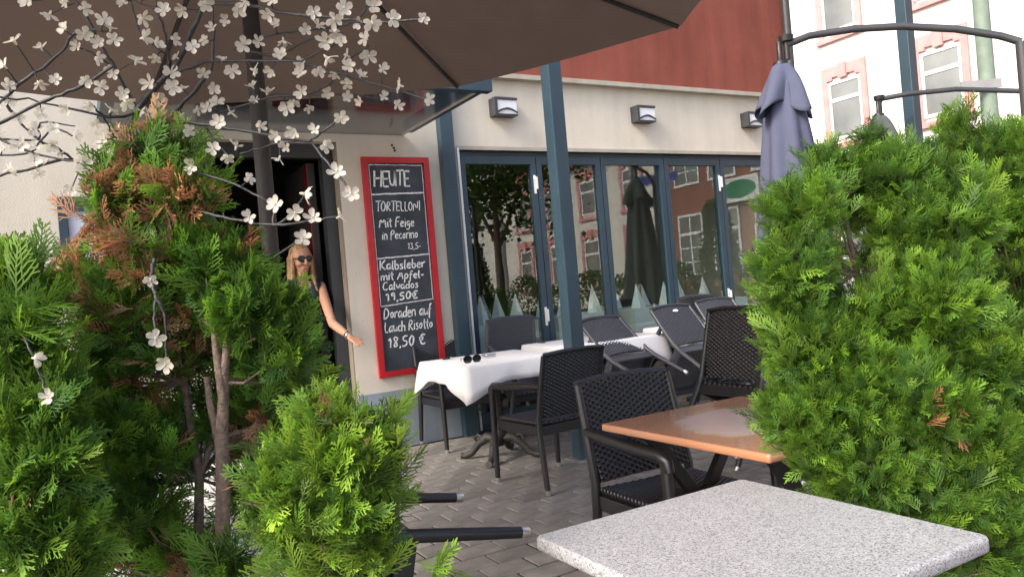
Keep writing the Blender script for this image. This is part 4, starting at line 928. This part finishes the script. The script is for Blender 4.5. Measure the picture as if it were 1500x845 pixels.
def thuja(label, blobs, trunks, fronds, seed, group, scale=1., tone=1., base=None, yellow=1., many=(5, 9), fuzz=.38):
    """blobs: (px, py, D, rx_px, ry_px, clumps, brown share); the crown is sprays set on clumps spread through those volumes"""
    rng = np.random.default_rng(seed); base = base or trunks[0][0][0]
    t = thing('thuja', label, 'shrub', (base[0], base[1], 0), group)
    P = []; Dn = []; Br = []; SC = []; CL = []
    for (px, py, D_, rx, ry, nc, br) in blobs:
        c = atd(px, py, D_); rxm, rym = max(.018, rx * D_ / FPX - .03 * scale), max(.014, ry * D_ / FPX - .03 * scale); rz = (rxm + rym) / 2
        for k in range(nc):
            d = rng.normal(size=3); d /= np.linalg.norm(d); rr = rng.uniform(.3, 1.0) ** .4
            off = RR * float(d[0] * rxm * rr) + UU * float(d[2] * rym * rr) + FW * float(d[1] * rz * rr)
            cp = c + off; out = off.normalized() if off.length > 1e-6 else ZZ
            brown = rng.random() < br; tint = rng.uniform(.6, 1.35)
            gi = rng.integers(0, 5)
            nf = int(rng.integers(*many))
            for _ in range(nf):
                dirv = np.array(out) * .8 + np.array((0, 0, .5)) + rng.normal(size=3) * fuzz; dirv /= np.linalg.norm(dirv)
                P.append(np.array(cp) + rng.normal(size=3) * .022 - dirv * .045 * scale); Dn.append(dirv); SC.append(rng.uniform(.65, 1.15) * scale)
                g_ = GREENS[gi] * .6 + GREENS[rng.integers(0, 5)] * .4
                col = (BROWNS[rng.integers(0, 4)] * rng.uniform(.7, 1.2)) if brown or rng.random() < br * .12 else g_ * tint * rng.uniform(.85, 1.15) * tone * np.array((yellow, 1, 1))
                CL.append(col)
    P = np.array(P); Dn = np.array(Dn); SC = np.array(SC); CL = np.array(CL); n = len(P)
    rv = rng.normal(size=(n, 3)); X = np.cross(Dn, rv); X /= np.linalg.norm(X, axis=1)[:, None]; Zv = np.cross(X, Dn)
    vs = []; cs = []
    kind = rng.integers(0, len(fronds), n)
    for k, fv in enumerate(fronds):
        m = kind == k
        if not m.any(): continue
        q = (fv[None, :, 0:1] * X[m][:, None, :] + fv[None, :, 1:2] * Dn[m][:, None, :] + fv[None, :, 2:3] * Zv[m][:, None, :]) * SC[m][:, None, None] + P[m][:, None, :]
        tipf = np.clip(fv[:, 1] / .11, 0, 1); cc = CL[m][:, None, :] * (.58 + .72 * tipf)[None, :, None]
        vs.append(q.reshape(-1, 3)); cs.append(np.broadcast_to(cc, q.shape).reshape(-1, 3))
    v = np.concatenate(vs) - np.array((base[0], base[1], 0)); cl = np.concatenate(cs); nv = len(v); nq = nv // 4
    me = bpy.data.meshes.new('crown'); me.vertices.add(nv); me.vertices.foreach_set('co', v.astype(np.float32).ravel())
    me.loops.add(nv); me.loops.foreach_set('vertex_index', np.arange(nv, dtype=np.int32))
    me.polygons.add(nq); me.polygons.foreach_set('loop_start', np.arange(0, nv, 4, dtype=np.int32)); 
    at = me.attributes.new('tint', 'FLOAT_COLOR', 'POINT'); at.data.foreach_set('color', np.concatenate([cl, np.ones((nv, 1))], 1).astype(np.float32).ravel())
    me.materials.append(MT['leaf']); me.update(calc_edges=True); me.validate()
    link('crown', me, t)
    for pts, rs in trunks:
        b = MB(); b.tube(pts, rs, 10); b.build('trunk', 'bark', t)
    # twigs from the trunk line to some clumps
    b = MB(); tp = [Vector(p) for tr in trunks for p in tr[0]]
    for i in range(0, n, max(1, n // 160)):
        p = Vector(P[i]); c_ = min(tp, key=lambda q: (q - p).length + max(0, q.z - p.z) * 2)
        if (c_ - p).length < .45: b.tube([c_, c_.lerp(p, .5) - ZZ * .015, p], [.005, .0035, .002], 5, cap=False)
    if b.v: b.build('twigs', 'bark', t)['kind'] = 'stuff'
    print('thuja', n, nq * 2)
    return t
def stem(px, py, D_, z0=0.): p = atd(px, py, D_); return p
# left group
s0 = atd(325, 845, 1.72); b0 = Vector((s0.x, s0.y, -.006))
trk = [([b0, s0, atd(327, 700, 1.72), atd(325, 640, 1.72), atd(328, 560, 1.72), atd(333, 496, 1.7)], [.02, .017, .0165, .015, .0105, .008]),
       ([atd(324, 660, 1.73), atd(308, 590, 1.74), atd(303, 552, 1.74)], [.011, .009, .0075]),
       ([atd(327, 590, 1.715), atd(318, 520, 1.71), atd(313, 478, 1.71)], [.0105, .0095, .0075]),
       ([Vector((atd(290, 845, 1.8).x, atd(290, 845, 1.8).y, -.006)), atd(290, 845, 1.8), atd(292, 700, 1.82), atd(270, 560, 1.82), atd(240, 420, 1.78), atd(225, 260, 1.76)], [.014, .013, .011, .009, .007, .004]),
       ([atd(292, 700, 1.82), atd(340, 560, 1.85), atd(380, 430, 1.8)], [.008, .007, .004])]
thuja('thuja with browned dying sprays and cut bare stems, middle of the left group',
      [(225, 228, 1.74, 55, 48, 26, .06), (175, 290, 1.72, 60, 45, 22, .5), (265, 290, 1.72, 55, 55, 30, .35), (215, 360, 1.72, 75, 50, 36, .5), (322, 380, 1.75, 62, 52, 40, .05), (360, 452, 1.75, 50, 62, 40, .0),
       (310, 450, 1.8, 60, 60, 26, .08), (195, 440, 1.74, 75, 55, 30, .3), (240, 520, 1.78, 75, 45, 24, .2), (150, 500, 1.78, 45, 50, 14, .1), (395, 520, 1.8, 62, 62, 40, .03), (405, 462, 1.79, 38, 36, 18, .0), (330, 600, 1.9, 60, 50, 16, .08),
       (170, 620, 1.72, 45, 35, 18, .05), (225, 670, 1.76, 60, 45, 18, .1), (215, 745, 1.74, 70, 25, 15, .02), (150, 690, 1.85, 40, 60, 10, .02), (260, 810, 1.8, 80, 40, 14, .08), (330, 830, 1.68, 40, 18, 8, 0), (400, 600, 1.9, 70, 60, 26, .05), (120, 420, 1.8, 40, 60, 14, .15), (150, 570, 1.85, 60, 50, 22, .05), (260, 620, 1.9, 60, 60, 20, .1), (140, 780, 1.8, 60, 60, 20, .02), (230, 800, 1.85, 60, 50, 18, .05), (290, 480, 1.85, 70, 70, 24, .1), (370, 700, 1.9, 50, 70, 16, .05), (190, 720, 1.9, 90, 60, 22, .05)],
      trk, FR_HI, 11, 'thujas left of the gap', .9, 1.05, yellow=.95)
q = atd(20, 845, 1.55); b0 = Vector((q.x, q.y, -.006))
thuja('bright green thuja cut by the left edge of the picture',
      [(15, 415, 1.55, 45, 45, 22, .0), (30, 490, 1.52, 55, 60, 40, .0), (10, 570, 1.55, 60, 70, 40, 0), (50, 590, 1.5, 55, 60, 38, .02), (60, 680, 1.48, 55, 60, 44, .0), (0, 680, 1.52, 60, 70, 34, 0), (45, 770, 1.48, 65, 55, 40, .02), (80, 830, 1.5, 60, 40, 24, .0), (-60, 600, 1.6, 60, 160, 40, 0)],
      [([b0, q, atd(25, 700, 1.55), atd(20, 420, 1.56)], [.02, .017, .013, .005])], FR_HI, 12, 'thujas left of the gap', .95, 1.12)
q = atd(485, 845, 1.5); b0 = Vector((q.x, q.y, -.006))
thuja('small bright yellow green thuja in front of the lying chair',
      [(475, 618, 1.5, 42, 28, 18, .02), (548, 640, 1.5, 36, 28, 14, .02), (480, 672, 1.48, 80, 42, 46, .03), (415, 705, 1.48, 50, 45, 26, .02), (535, 692, 1.48, 50, 45, 34, .04), (470, 740, 1.47, 80, 45, 36, .04), (540, 765, 1.48, 42, 40, 22, .05), (420, 780, 1.5, 50, 45, 16, .05), (485, 815, 1.48, 75, 40, 26, .08), (640, 846, 1.45, 16, 8, 1, 0)],
      [([b0, q, atd(480, 740, 1.5), atd(485, 600, 1.5)], [.014, .012, .009, .004])], FR_HI, 13, 'thujas left of the gap', .86, 1.25, yellow=1.12)
# right hedge
q = atd(1300, 845, 2.05); b0 = Vector((q.x, q.y, -.006))
thuja('large dense green thuja standing right of the granite table',
      [(1182, 308, 2.0, 58, 52, 56, .0), (1165, 390, 1.95, 55, 65, 70, .0), (1240, 258, 2.08, 45, 40, 36, 0), (1320, 268, 2.05, 75, 62, 90, .0), (1390, 320, 1.98, 65, 80, 90, .0), (1330, 340, 2.0, 45, 60, 50, 0), (1180, 500, 1.96, 65, 65, 80, .0), (1270, 450, 1.98, 60, 50, 40, .01),
       (1370, 440, 1.94, 75, 80, 100, .0), (1260, 560, 1.94, 75, 70, 90, .0), (1430, 520, 1.94, 55, 90, 80, 0), (1180, 610, 1.95, 65, 60, 74, .01), (1350, 590, 1.9, 80, 75, 100, .02), (1430, 660, 1.9, 60, 80, 80, .0), (1260, 680, 1.93, 90, 60, 80, .0), (1360, 720, 1.9, 90, 70, 80, .02), (1445, 780, 1.9, 55, 70, 50, 0),
       (1270, 340, 2.2, 60, 80, 40, .05), (1205, 240, 2.05, 20, 24, 8, 0), (1280, 212, 2.07, 16, 20, 6, 0), (1300, 800, 2.0, 120, 60, 50, .03)],
      [([b0, q, atd(1295, 600, 2.08), atd(1285, 400, 2.1), atd(1290, 230, 2.08)], [.03, .026, .02, .013, .005]), ([atd(1295, 560, 2.08), atd(1255, 400, 2.05), atd(1230, 280, 2.06)], [.012, .009, .004]), ([atd(1295, 520, 2.08), atd(1350, 400, 2.04), atd(1370, 300, 2.03)], [.012, .009, .004])], FR_LO, 14, 'thujas of the right hedge', .62, 1.12, many=(8, 13), fuzz=.33)
q = atd(1510, 845, 2.35); b0 = Vector((q.x, q.y, -.006))
thuja('taller thuja behind the large one at the right edge of the picture',
      [(1430, 215, 2.4, 60, 40, 50, .0), (1490, 240, 2.35, 60, 60, 70, 0), (1450, 300, 2.35, 50, 70, 60, 0), (1510, 350, 2.3, 60, 80, 80, 0), (1490, 460, 2.3, 45, 80, 60, .02), (1530, 560, 2.3, 60, 90, 70, 0), (1500, 650, 2.25, 45, 80, 50, 0), (1510, 780, 2.25, 60, 80, 60, 0), (1580, 450, 2.35, 60, 220, 90, 0), (1400, 190, 2.4, 25, 22, 12, 0)],
      [([b0, q, atd(1510, 500, 2.35), atd(1490, 230, 2.36)], [.03, .026, .018, .006])], FR_LO, 15, 'thujas of the right hedge', .68, 1.0, many=(7, 11), fuzz=.33)

# shrubs and thujas farther along the terrace, seen only mirrored in the glass front
def loose_shrub(label, c, r_, h, seed, n=420, tone=1., conical=False):
    rng = np.random.default_rng(seed); t = thing('potted_shrub', label, 'shrub', (c[0], c[1], 0), 'shrubs along the street side')
    b = MB(); v = []; f = []
    P = []
    for i in range(n):
        z = rng.uniform(.25, 1) * h; k = (1 - (z / h) ** 1.5 * .75) if conical else (.6 + .6 * math.sin(PI * z / h))
        a = rng.uniform(0, 2 * PI); rr = r_ * k * rng.uniform(.3, 1) ** .5; P.append((c[0] + rr * math.cos(a), c[1] + rr * math.sin(a), z))
    for p in P:
        for _ in range(4):
            d = Vector(rng.normal(size=3)).normalized(); e = d.orthogonal().normalized(); s_ = rng.uniform(.04, .09); o_ = Vector(p) + d * .03
            k = len(v); v += [o_, o_ + d * s_ * .5 + e * s_ * .3, o_ + d * s_, o_ + d * s_ * .5 - e * s_ * .3]; f.append((k, k + 1, k + 2, k + 3))
    b.add(v, f); me = b.mesh('crown', 'leaf', t['_o'])
    at = me.attributes.new('tint', 'FLOAT_COLOR', 'POINT'); cols = np.repeat(GREENS[rng.integers(0, 5, len(v) // 4)] * tone, 4, axis=0)
    at.data.foreach_set('color', np.concatenate([cols, np.ones((len(v), 1))], 1).astype(np.float32).ravel()); link('crown', me, t)
    b = MB(); b.lathe([(.14, -.02), (.18, .3), (.19, .32)], (c[0], c[1], 0), 16); b.build('pot', 'concrete', t); b = MB(); b.tube([(c[0], c[1], .3), (c[0], c[1], h * .8)], [.02, .008], 6); b.build('trunk', 'bark', t)
for i, (y, h) in enumerate(((-5.8, 1.3), (-4.3, 1.55), (-2.9, 1.25), (-1.4, 1.5), (0.0, 1.35), (1.4, 1.5))):
    loose_shrub('leafy potted shrub along the street, %s from the far corner' % ('sixth', 'fifth', 'fourth', 'third', 'second', 'first')[i], (10.2 + .1 * (i % 2), y, 0), .42, h, 40 + i, tone=.8)
loose_shrub('dark column thuja by the street, mirrored beside the brick house', (10.0, 2.9, 0), .55, 2.5, 60, 900, .5, True)
loose_shrub('dark column thuja by the street, mirrored in the first pane', (7.6, -1.9, 0), .5, 2.3, 61, 900, .5, True)

# street tree whose crown shows dark in the first panes
c_ = mirror(725, 300, 15.); t = thing('street_tree', 'leafy street tree mirrored in the first glass panel', 'tree', (c_.x, c_.y, 0))
rng = np.random.default_rng(77); b = MB(); v = []; f = []
for k in range(60):
    cc = Vector((c_.x, c_.y, 4.6)) + Vector(rng.normal(size=3)) * 1.0
    for _ in range(60):
        p = cc + Vector(rng.normal(size=3)) * .4; d = Vector(rng.normal(size=3)).normalized(); e = d.orthogonal().normalized(); s_ = rng.uniform(.12, .22)
        i0 = len(v); v += [p, p + d * s_ * .5 + e * s_ * .35, p + d * s_, p + d * s_ * .5 - e * s_ * .35]; f.append((i0, i0 + 1, i0 + 2, i0 + 3))
b.add(v, f); me = b.mesh('crown', 'leaf', t['_o']); at = me.attributes.new('tint', 'FLOAT_COLOR', 'POINT')
cols = np.repeat(GREENS[rng.integers(0, 5, len(v) // 4)] * .6, 4, axis=0); at.data.foreach_set('color', np.concatenate([cols, np.ones((len(v), 1))], 1).astype(np.float32).ravel()); link('crown', me, t)
b = MB(); b.tube([(c_.x, c_.y, -.02), (c_.x + .05, c_.y, 2.2), (c_.x, c_.y + .1, 4.6)], [.16, .12, .05], 10); b.tube([(c_.x + .05, c_.y, 2.4), (c_.x + .7, c_.y + .4, 4.2)], [.07, .03], 8); b.tube([(c_.x + .05, c_.y, 2.6), (c_.x - .6, c_.y - .5, 4.4)], [.07, .03], 8); b.build('trunk', 'bark', t)

# ================================================================== BLOSSOM LIGHT TREE
t = thing('blossom_light_tree', 'black branched light tree with clear plastic blossoms, upper left', 'light tree', (*atd(60, 640, 1.95).xy, 0))
BR = [  # pixel polylines with distances and radii in mm
    ([(45, 430, 1.9), (60, 405, 1.88), (120, 342, 1.86), (165, 260, 1.84), (200, 165, 1.8), (255, 98, 1.76), (290, 30, 1.72), (305, -30, 1.7)], (13, 12, 11, 11, 10, 8, 7, 6)),
    ([(60, 430, 1.92), (80, 410, 1.92), (128, 350, 1.9), (190, 280, 1.88), (235, 190, 1.86), (270, 150, 1.85), (308, 102, 1.84), (312, 30, 1.83), (306, -20, 1.82)], (12, 11, 10, 9, 8, 7, 6, 4, 3)),
    ([(200, 165, 1.8), (160, 172, 1.74), (60, 150, 1.7), (-20, 140, 1.66)], (5, 4, 3, 3)),
    ([(-20, 190, 1.6), (60, 150, 1.62), (110, 130, 1.62), (165, 98, 1.64)], (5, 5, 5, 4)),
    ([(-20, 165, 1.7), (40, 115, 1.7), (85, 80, 1.7), (112, 48, 1.68), (155, 47, 1.68)], (5, 5, 4, 4, 3)),
    ([(200, 160, 1.8), (172, 105, 1.74), (150, 70, 1.72), (130, 32, 1.7), (104, -10, 1.7)], (5, 4, 4, 4, 4)),
    ([(165, 98, 1.74), (140, 82, 1.72), (122, 72, 1.72)], (3, 3, 2)),
    ([(250, 100, 1.77), (248, 85, 1.75), (240, 45, 1.72), (230, 15, 1.7), (228, -15, 1.7)], (5, 4, 4, 3, 3)),
    ([(247, 82, 1.75), (222, 65, 1.73)], (2.5, 2)), ([(230, 15, 1.7), (192, 0, 1.7)], (3, 2)), ([(204, 45, 1.72), (192, 2, 1.7)], (3, 2)),
    ([(262, 105, 1.8), (300, 93, 1.78), (345, 89, 1.76), (440, 90, 1.72)], (4.5, 4, 4, 3)),
    ([(305, 5, 1.75), (360, 7, 1.7), (410, 18, 1.66), (470, 25, 1.62), (545, 34, 1.6), (612, 29, 1.58)], (5, 5, 4.5, 4.5, 3.5, 3)),
    ([(345, 72, 1.82), (400, 82, 1.8), (450, 95, 1.78), (500, 108, 1.76), (560, 127, 1.74), (628, 146, 1.72)], (4, 4, 4, 3.5, 3, 2.5)),
    ([(320, 165, 1.85), (390, 145, 1.82), (450, 138, 1.8), (480, 125, 1.8), (500, 106, 1.78)], (4, 4, 3.5, 3.5, 3)),
    ([(390, 140, 1.9), (470, 140, 1.88), (520, 140, 1.86), (580, 150, 1.84)], (3, 3, 3, 2)),
    ([(215, 178, 1.8), (280, 181, 1.74), (345, 190, 1.7), (400, 199, 1.66), (455, 207, 1.62)], (5, 5, 4.5, 4.5, 4)),
    ([(455, 207, 1.62), (485, 245, 1.6), (513, 281, 1.58)], (4, 3.5, 3)), ([(455, 207, 1.62), (480, 188, 1.6), (497, 175, 1.6)], (3.5, 3, 2)),
    ([(300, 185, 1.75), (318, 210, 1.72), (333, 226, 1.7)], (3, 3, 2)), ([(350, 228, 1.74), (390, 214, 1.72), (440, 205, 1.7)], (3, 3, 3)),
    ([(270, 250, 1.66), (330, 265, 1.64), (380, 288, 1.62), (404, 300, 1.62)], (4, 3.5, 3, 2.5)), ([(404, 300, 1.62), (402, 330, 1.6), (428, 312, 1.6), (445, 287, 1.58)], (3, 3.5, 3, 2)),
    ([(300, 312, 1.64), (350, 322, 1.62), (402, 330, 1.6), (460, 322, 1.58), (497, 318, 1.57)], (4, 4, 4, 3, 2.5)), ([(402, 378, 1.66), (425, 360, 1.64), (441, 352, 1.64)], (3, 3, 2.5)),
    ([(-20, 195, 1.72), (50, 225, 1.72), (110, 236, 1.72), (145, 240, 1.74)], (4, 3.5, 3, 2.5)), ([(10, 155, 1.72), (50, 200, 1.74), (85, 218, 1.76), (120, 240, 1.78), (170, 250, 1.8)], (4, 4, 4, 4, 4)),
    ([(-20, 228, 1.7), (45, 222, 1.72), (75, 190, 1.7), (110, 200, 1.7)], (3, 3, 3, 2)), ([(-20, 262, 1.74), (40, 248, 1.76), (95, 234, 1.78), (130, 238, 1.8)], (4, 4, 4, 4)),
    ([(0, 203, 1.7), (55, 205, 1.72), (60, 180, 1.7), (110, 185, 1.72)], (3, 3, 2.5, 2)), ([(130, 150, 1.7), (150, 170, 1.74), (165, 195, 1.76), (172, 220, 1.8)], (3, 3, 3, 4)),
    ([(225, 380, 1.6), (222, 412, 1.56), (232, 440, 1.55), (242, 470, 1.55), (243, 528, 1.54)], (5, 5, 5, 3, 2)), ([(228, 430, 1.55), (226, 460, 1.54), (228, 492, 1.53)], (4, 3, 3)),
    ([(36, 495, 1.42), (46, 515, 1.4), (57, 545, 1.4), (68, 578, 1.39)], (3, 3, 3, 3)),
    ([(500, 108, 1.76), (515, 85, 1.76), (540, 68, 1.76)], (3, 2.5, 2)), ([(440, 90, 1.72), (470, 76, 1.72), (495, 62, 1.7)], (3, 3, 2)), ([(345, 70, 1.8), (395, 52, 1.78), (450, 45, 1.76), (500, 40, 1.76), (530, 22, 1.75), (545, -10, 1.75)], (3, 3, 3, 3, 3, 3)),
    ([(410, 82, 1.79), (460, 55, 1.77), (500, 38, 1.75)], (2.5, 2.5, 2)), ([(-20, 380, 1.8), (10, 358, 1.8), (35, 362, 1.8), (46, 380, 1.8), (38, 400, 1.8)], (3, 3, 3, 3, 3)),
]
pts_all = []
for k, (pl, rs) in enumerate(BR):
    pp = [atd(*p) for p in pl]; Q = []; R2 = []
    for i in range(len(pp) - 1):            # Catmull-Rom smoothing with a little knobbly wander
        p0, p1, p2, p3 = pp[max(i - 1, 0)], pp[i], pp[i + 1], pp[min(i + 2, len(pp) - 1)]
        for s in range(5):
            u = s / 5; w_ = .5 * ((2 * p1) + (p2 - p0) * u + (2 * p0 - 5 * p1 + 4 * p2 - p3) * u * u + (3 * p1 - p0 - 3 * p2 + p3) * u ** 3)
            Q.append(w_ + Vector((random.gauss(0, .0012), random.gauss(0, .0012), random.gauss(0, .0012)))); R2.append((rs[i] + (rs[i + 1] - rs[i]) * u) * .00078 * random.uniform(.85, 1.15))
    Q.append(pp[-1]); R2.append(rs[-1] * .00078)
    b = MB(); b.tube(Q, R2, 8)
    b.build('trunk' if k < 2 else 'branch', 'branch', t); pts_all += Q
# stand below the fork, hidden by the left thuja
bse = t.location.copy(); a0, a1 = atd(45, 430, 1.9), atd(60, 430, 1.92)
b = MB(); m_ = (a0 + a1) / 2; b.tube([Vector((bse.x, bse.y, .03)), Vector((bse.x, bse.y, .5)), m_.lerp(Vector((bse.x, bse.y, m_.z)), .5) - ZZ * .15, m_], [.02, .018, .016, .015], 10); b.lathe([(.16, -.006), (.16, .02), (.03, .05)], (bse.x, bse.y, 0), 20); b.build('stand', 'branch', t)
# blossoms
FM = []
for vi in range(6):
    fb = MB(); rq = random.Random(90 + vi); cup = rq.uniform(.15, 1.1)
    for k in range(5):
        a = 2 * PI * k / 5 + rq.uniform(-.2, .2); d = Vector((math.cos(a), math.sin(a), 0)); e = Vector((-d.y, d.x, 0)); v = []; L_ = rq.uniform(.8, 1.1); cu = cup * rq.uniform(.5, 1.5); tw_ = rq.uniform(-.12, .12); wd = rq.uniform(.8, 1.15)
        for q, w_, z in ((.1, .08, .03), (.3, .2, .1), (.52, .31, .22), (.74, .33, .38), (.9, .24, .5), (1.0, .08, .56)):
            q2 = q * L_; z2 = z * cu; w_ *= wd; v += [d * q2 + e * w_ + ZZ * (z2 + .1 + tw_ * q), d * (q2 + .02) + ZZ * (z2 - .02), d * q2 - e * w_ + ZZ * (z2 + .1 - tw_ * q)]
        f = []
        for i in range(5): f += [(3 * i, 3 * i + 1, 3 * i + 4, 3 * i + 3), (3 * i + 1, 3 * i + 2, 3 * i + 5, 3 * i + 4)]
        fb.add(v, f, True)
    fb.lathe([(.05, -.5), (.13, -.35), (.17, .0), (.1, .16), (.02, .34)], (0, 0, 0), 8)
    FM.append(fb.mesh('blossom', 'petal'))
FL = [(73, 22), (93, 42), (60, 70), (6, 97), (113, 68), (167, 58), (152, 30), (162, 42), (182, 3), (210, 56), (268, 14), (255, 58), (228, 85), (258, 84), (180, 138), (125, 118), (147, 127), (57, 122), (130, 155), (60, 165), (76, 188), (110, 200), (30, 212), (12, 250), (141, 180), (95, 2), (40, 3),
      (348, 15), (330, 30), (378, 62), (326, 88), (267, 130), (252, 128), (312, 130), (290, 160), (305, 158), (318, 150), (372, 103), (396, 104), (370, 127), (375, 148), (380, 185), (338, 165), (438, 92), (440, 108), (447, 43), (405, 36), (415, 60), (545, 34), (620, 28), (503, 12), (492, 48), (500, 62), (477, 62), (535, 57), (508, 82), (510, 97), (467, 103), (560, 102),
      (453, 157), (420, 158), (430, 150), (508, 142), (528, 149), (562, 142), (582, 154), (628, 146), (500, 172), (477, 213), (430, 192), (333, 230), (346, 215), (312, 218), (365, 262), (404, 300), (446, 284), (432, 312), (458, 320), (498, 317), (514, 284), (443, 350), (480, 137), (365, 318), (360, 4), (575, 28), (20, 60), (28, 170), (90, 225), (50, 235), (150, 205),
      (220, 410), (228, 495), (243, 532), (52, 525), (70, 582), (82, 440), (200, 90), (300, 60), (185, 150)]
b = MB()
rf = random.Random(5); cand = []
for p in pts_all:
    d_ = p - EYE; k_ = d_.dot(FW); px_, py_ = CX + FPX * d_.dot(RR) / k_, CY - FPX * d_.dot(UU) / k_
    if -10 < px_ < 600 and -5 < py_ < 250: cand.append((px_, py_))
for _ in range(400):
    if len(FL) > 165: break
    px_, py_ = rf.choice(cand); px_ += rf.gauss(0, 13); py_ += rf.gauss(0, 13)
    if all((px_ - a) ** 2 + (py_ - b_) ** 2 > 380 for a, b_ in FL): FL.append((px_, py_))
for i, (px, py) in enumerate(FL):
    dref = 1.7
    near = min(pts_all, key=lambda p: (Vector(((p - EYE).dot(RR) / (p - EYE).dot(FW) * FPX + CX - px, CY - (p - EYE).dot(UU) / (p - EYE).dot(FW) * FPX - py))).length)
    dn = (near - EYE).dot(FW); p = atd(px, py, dn - random.uniform(.0, .05)); tw = (p - near)
    o = link('blossom', FM[i % 6], t); sc = random.uniform(.014, .021)
    ax_ = (tw.normalized() * .7 - FW * random.uniform(-.3, .9) + Vector((random.gauss(0, .4), random.gauss(0, .4), random.gauss(0, .4)))).normalized()
    o.rotation_euler = (ax_.to_track_quat('Z', 'Y') @ Vector((0, 0, 1)).rotation_difference(Vector((0, 0, 1)))).to_euler(); o.rotation_euler.rotate_axis('Z', random.uniform(0, 6))
    o.location = p - Vector(t.location); o.scale = (sc, sc, sc)
    if tw.length > .008: b = MB(); b.tube([near, near.lerp(p, .5) + Vector((0, 0, random.uniform(-.004, .004))), p], [.0016, .0015, .0013], 6); b.build('twig', 'branch', t)

for o in S.objects:
    if '_o' in o: del o['_o']
bpy.context.view_layer.update()
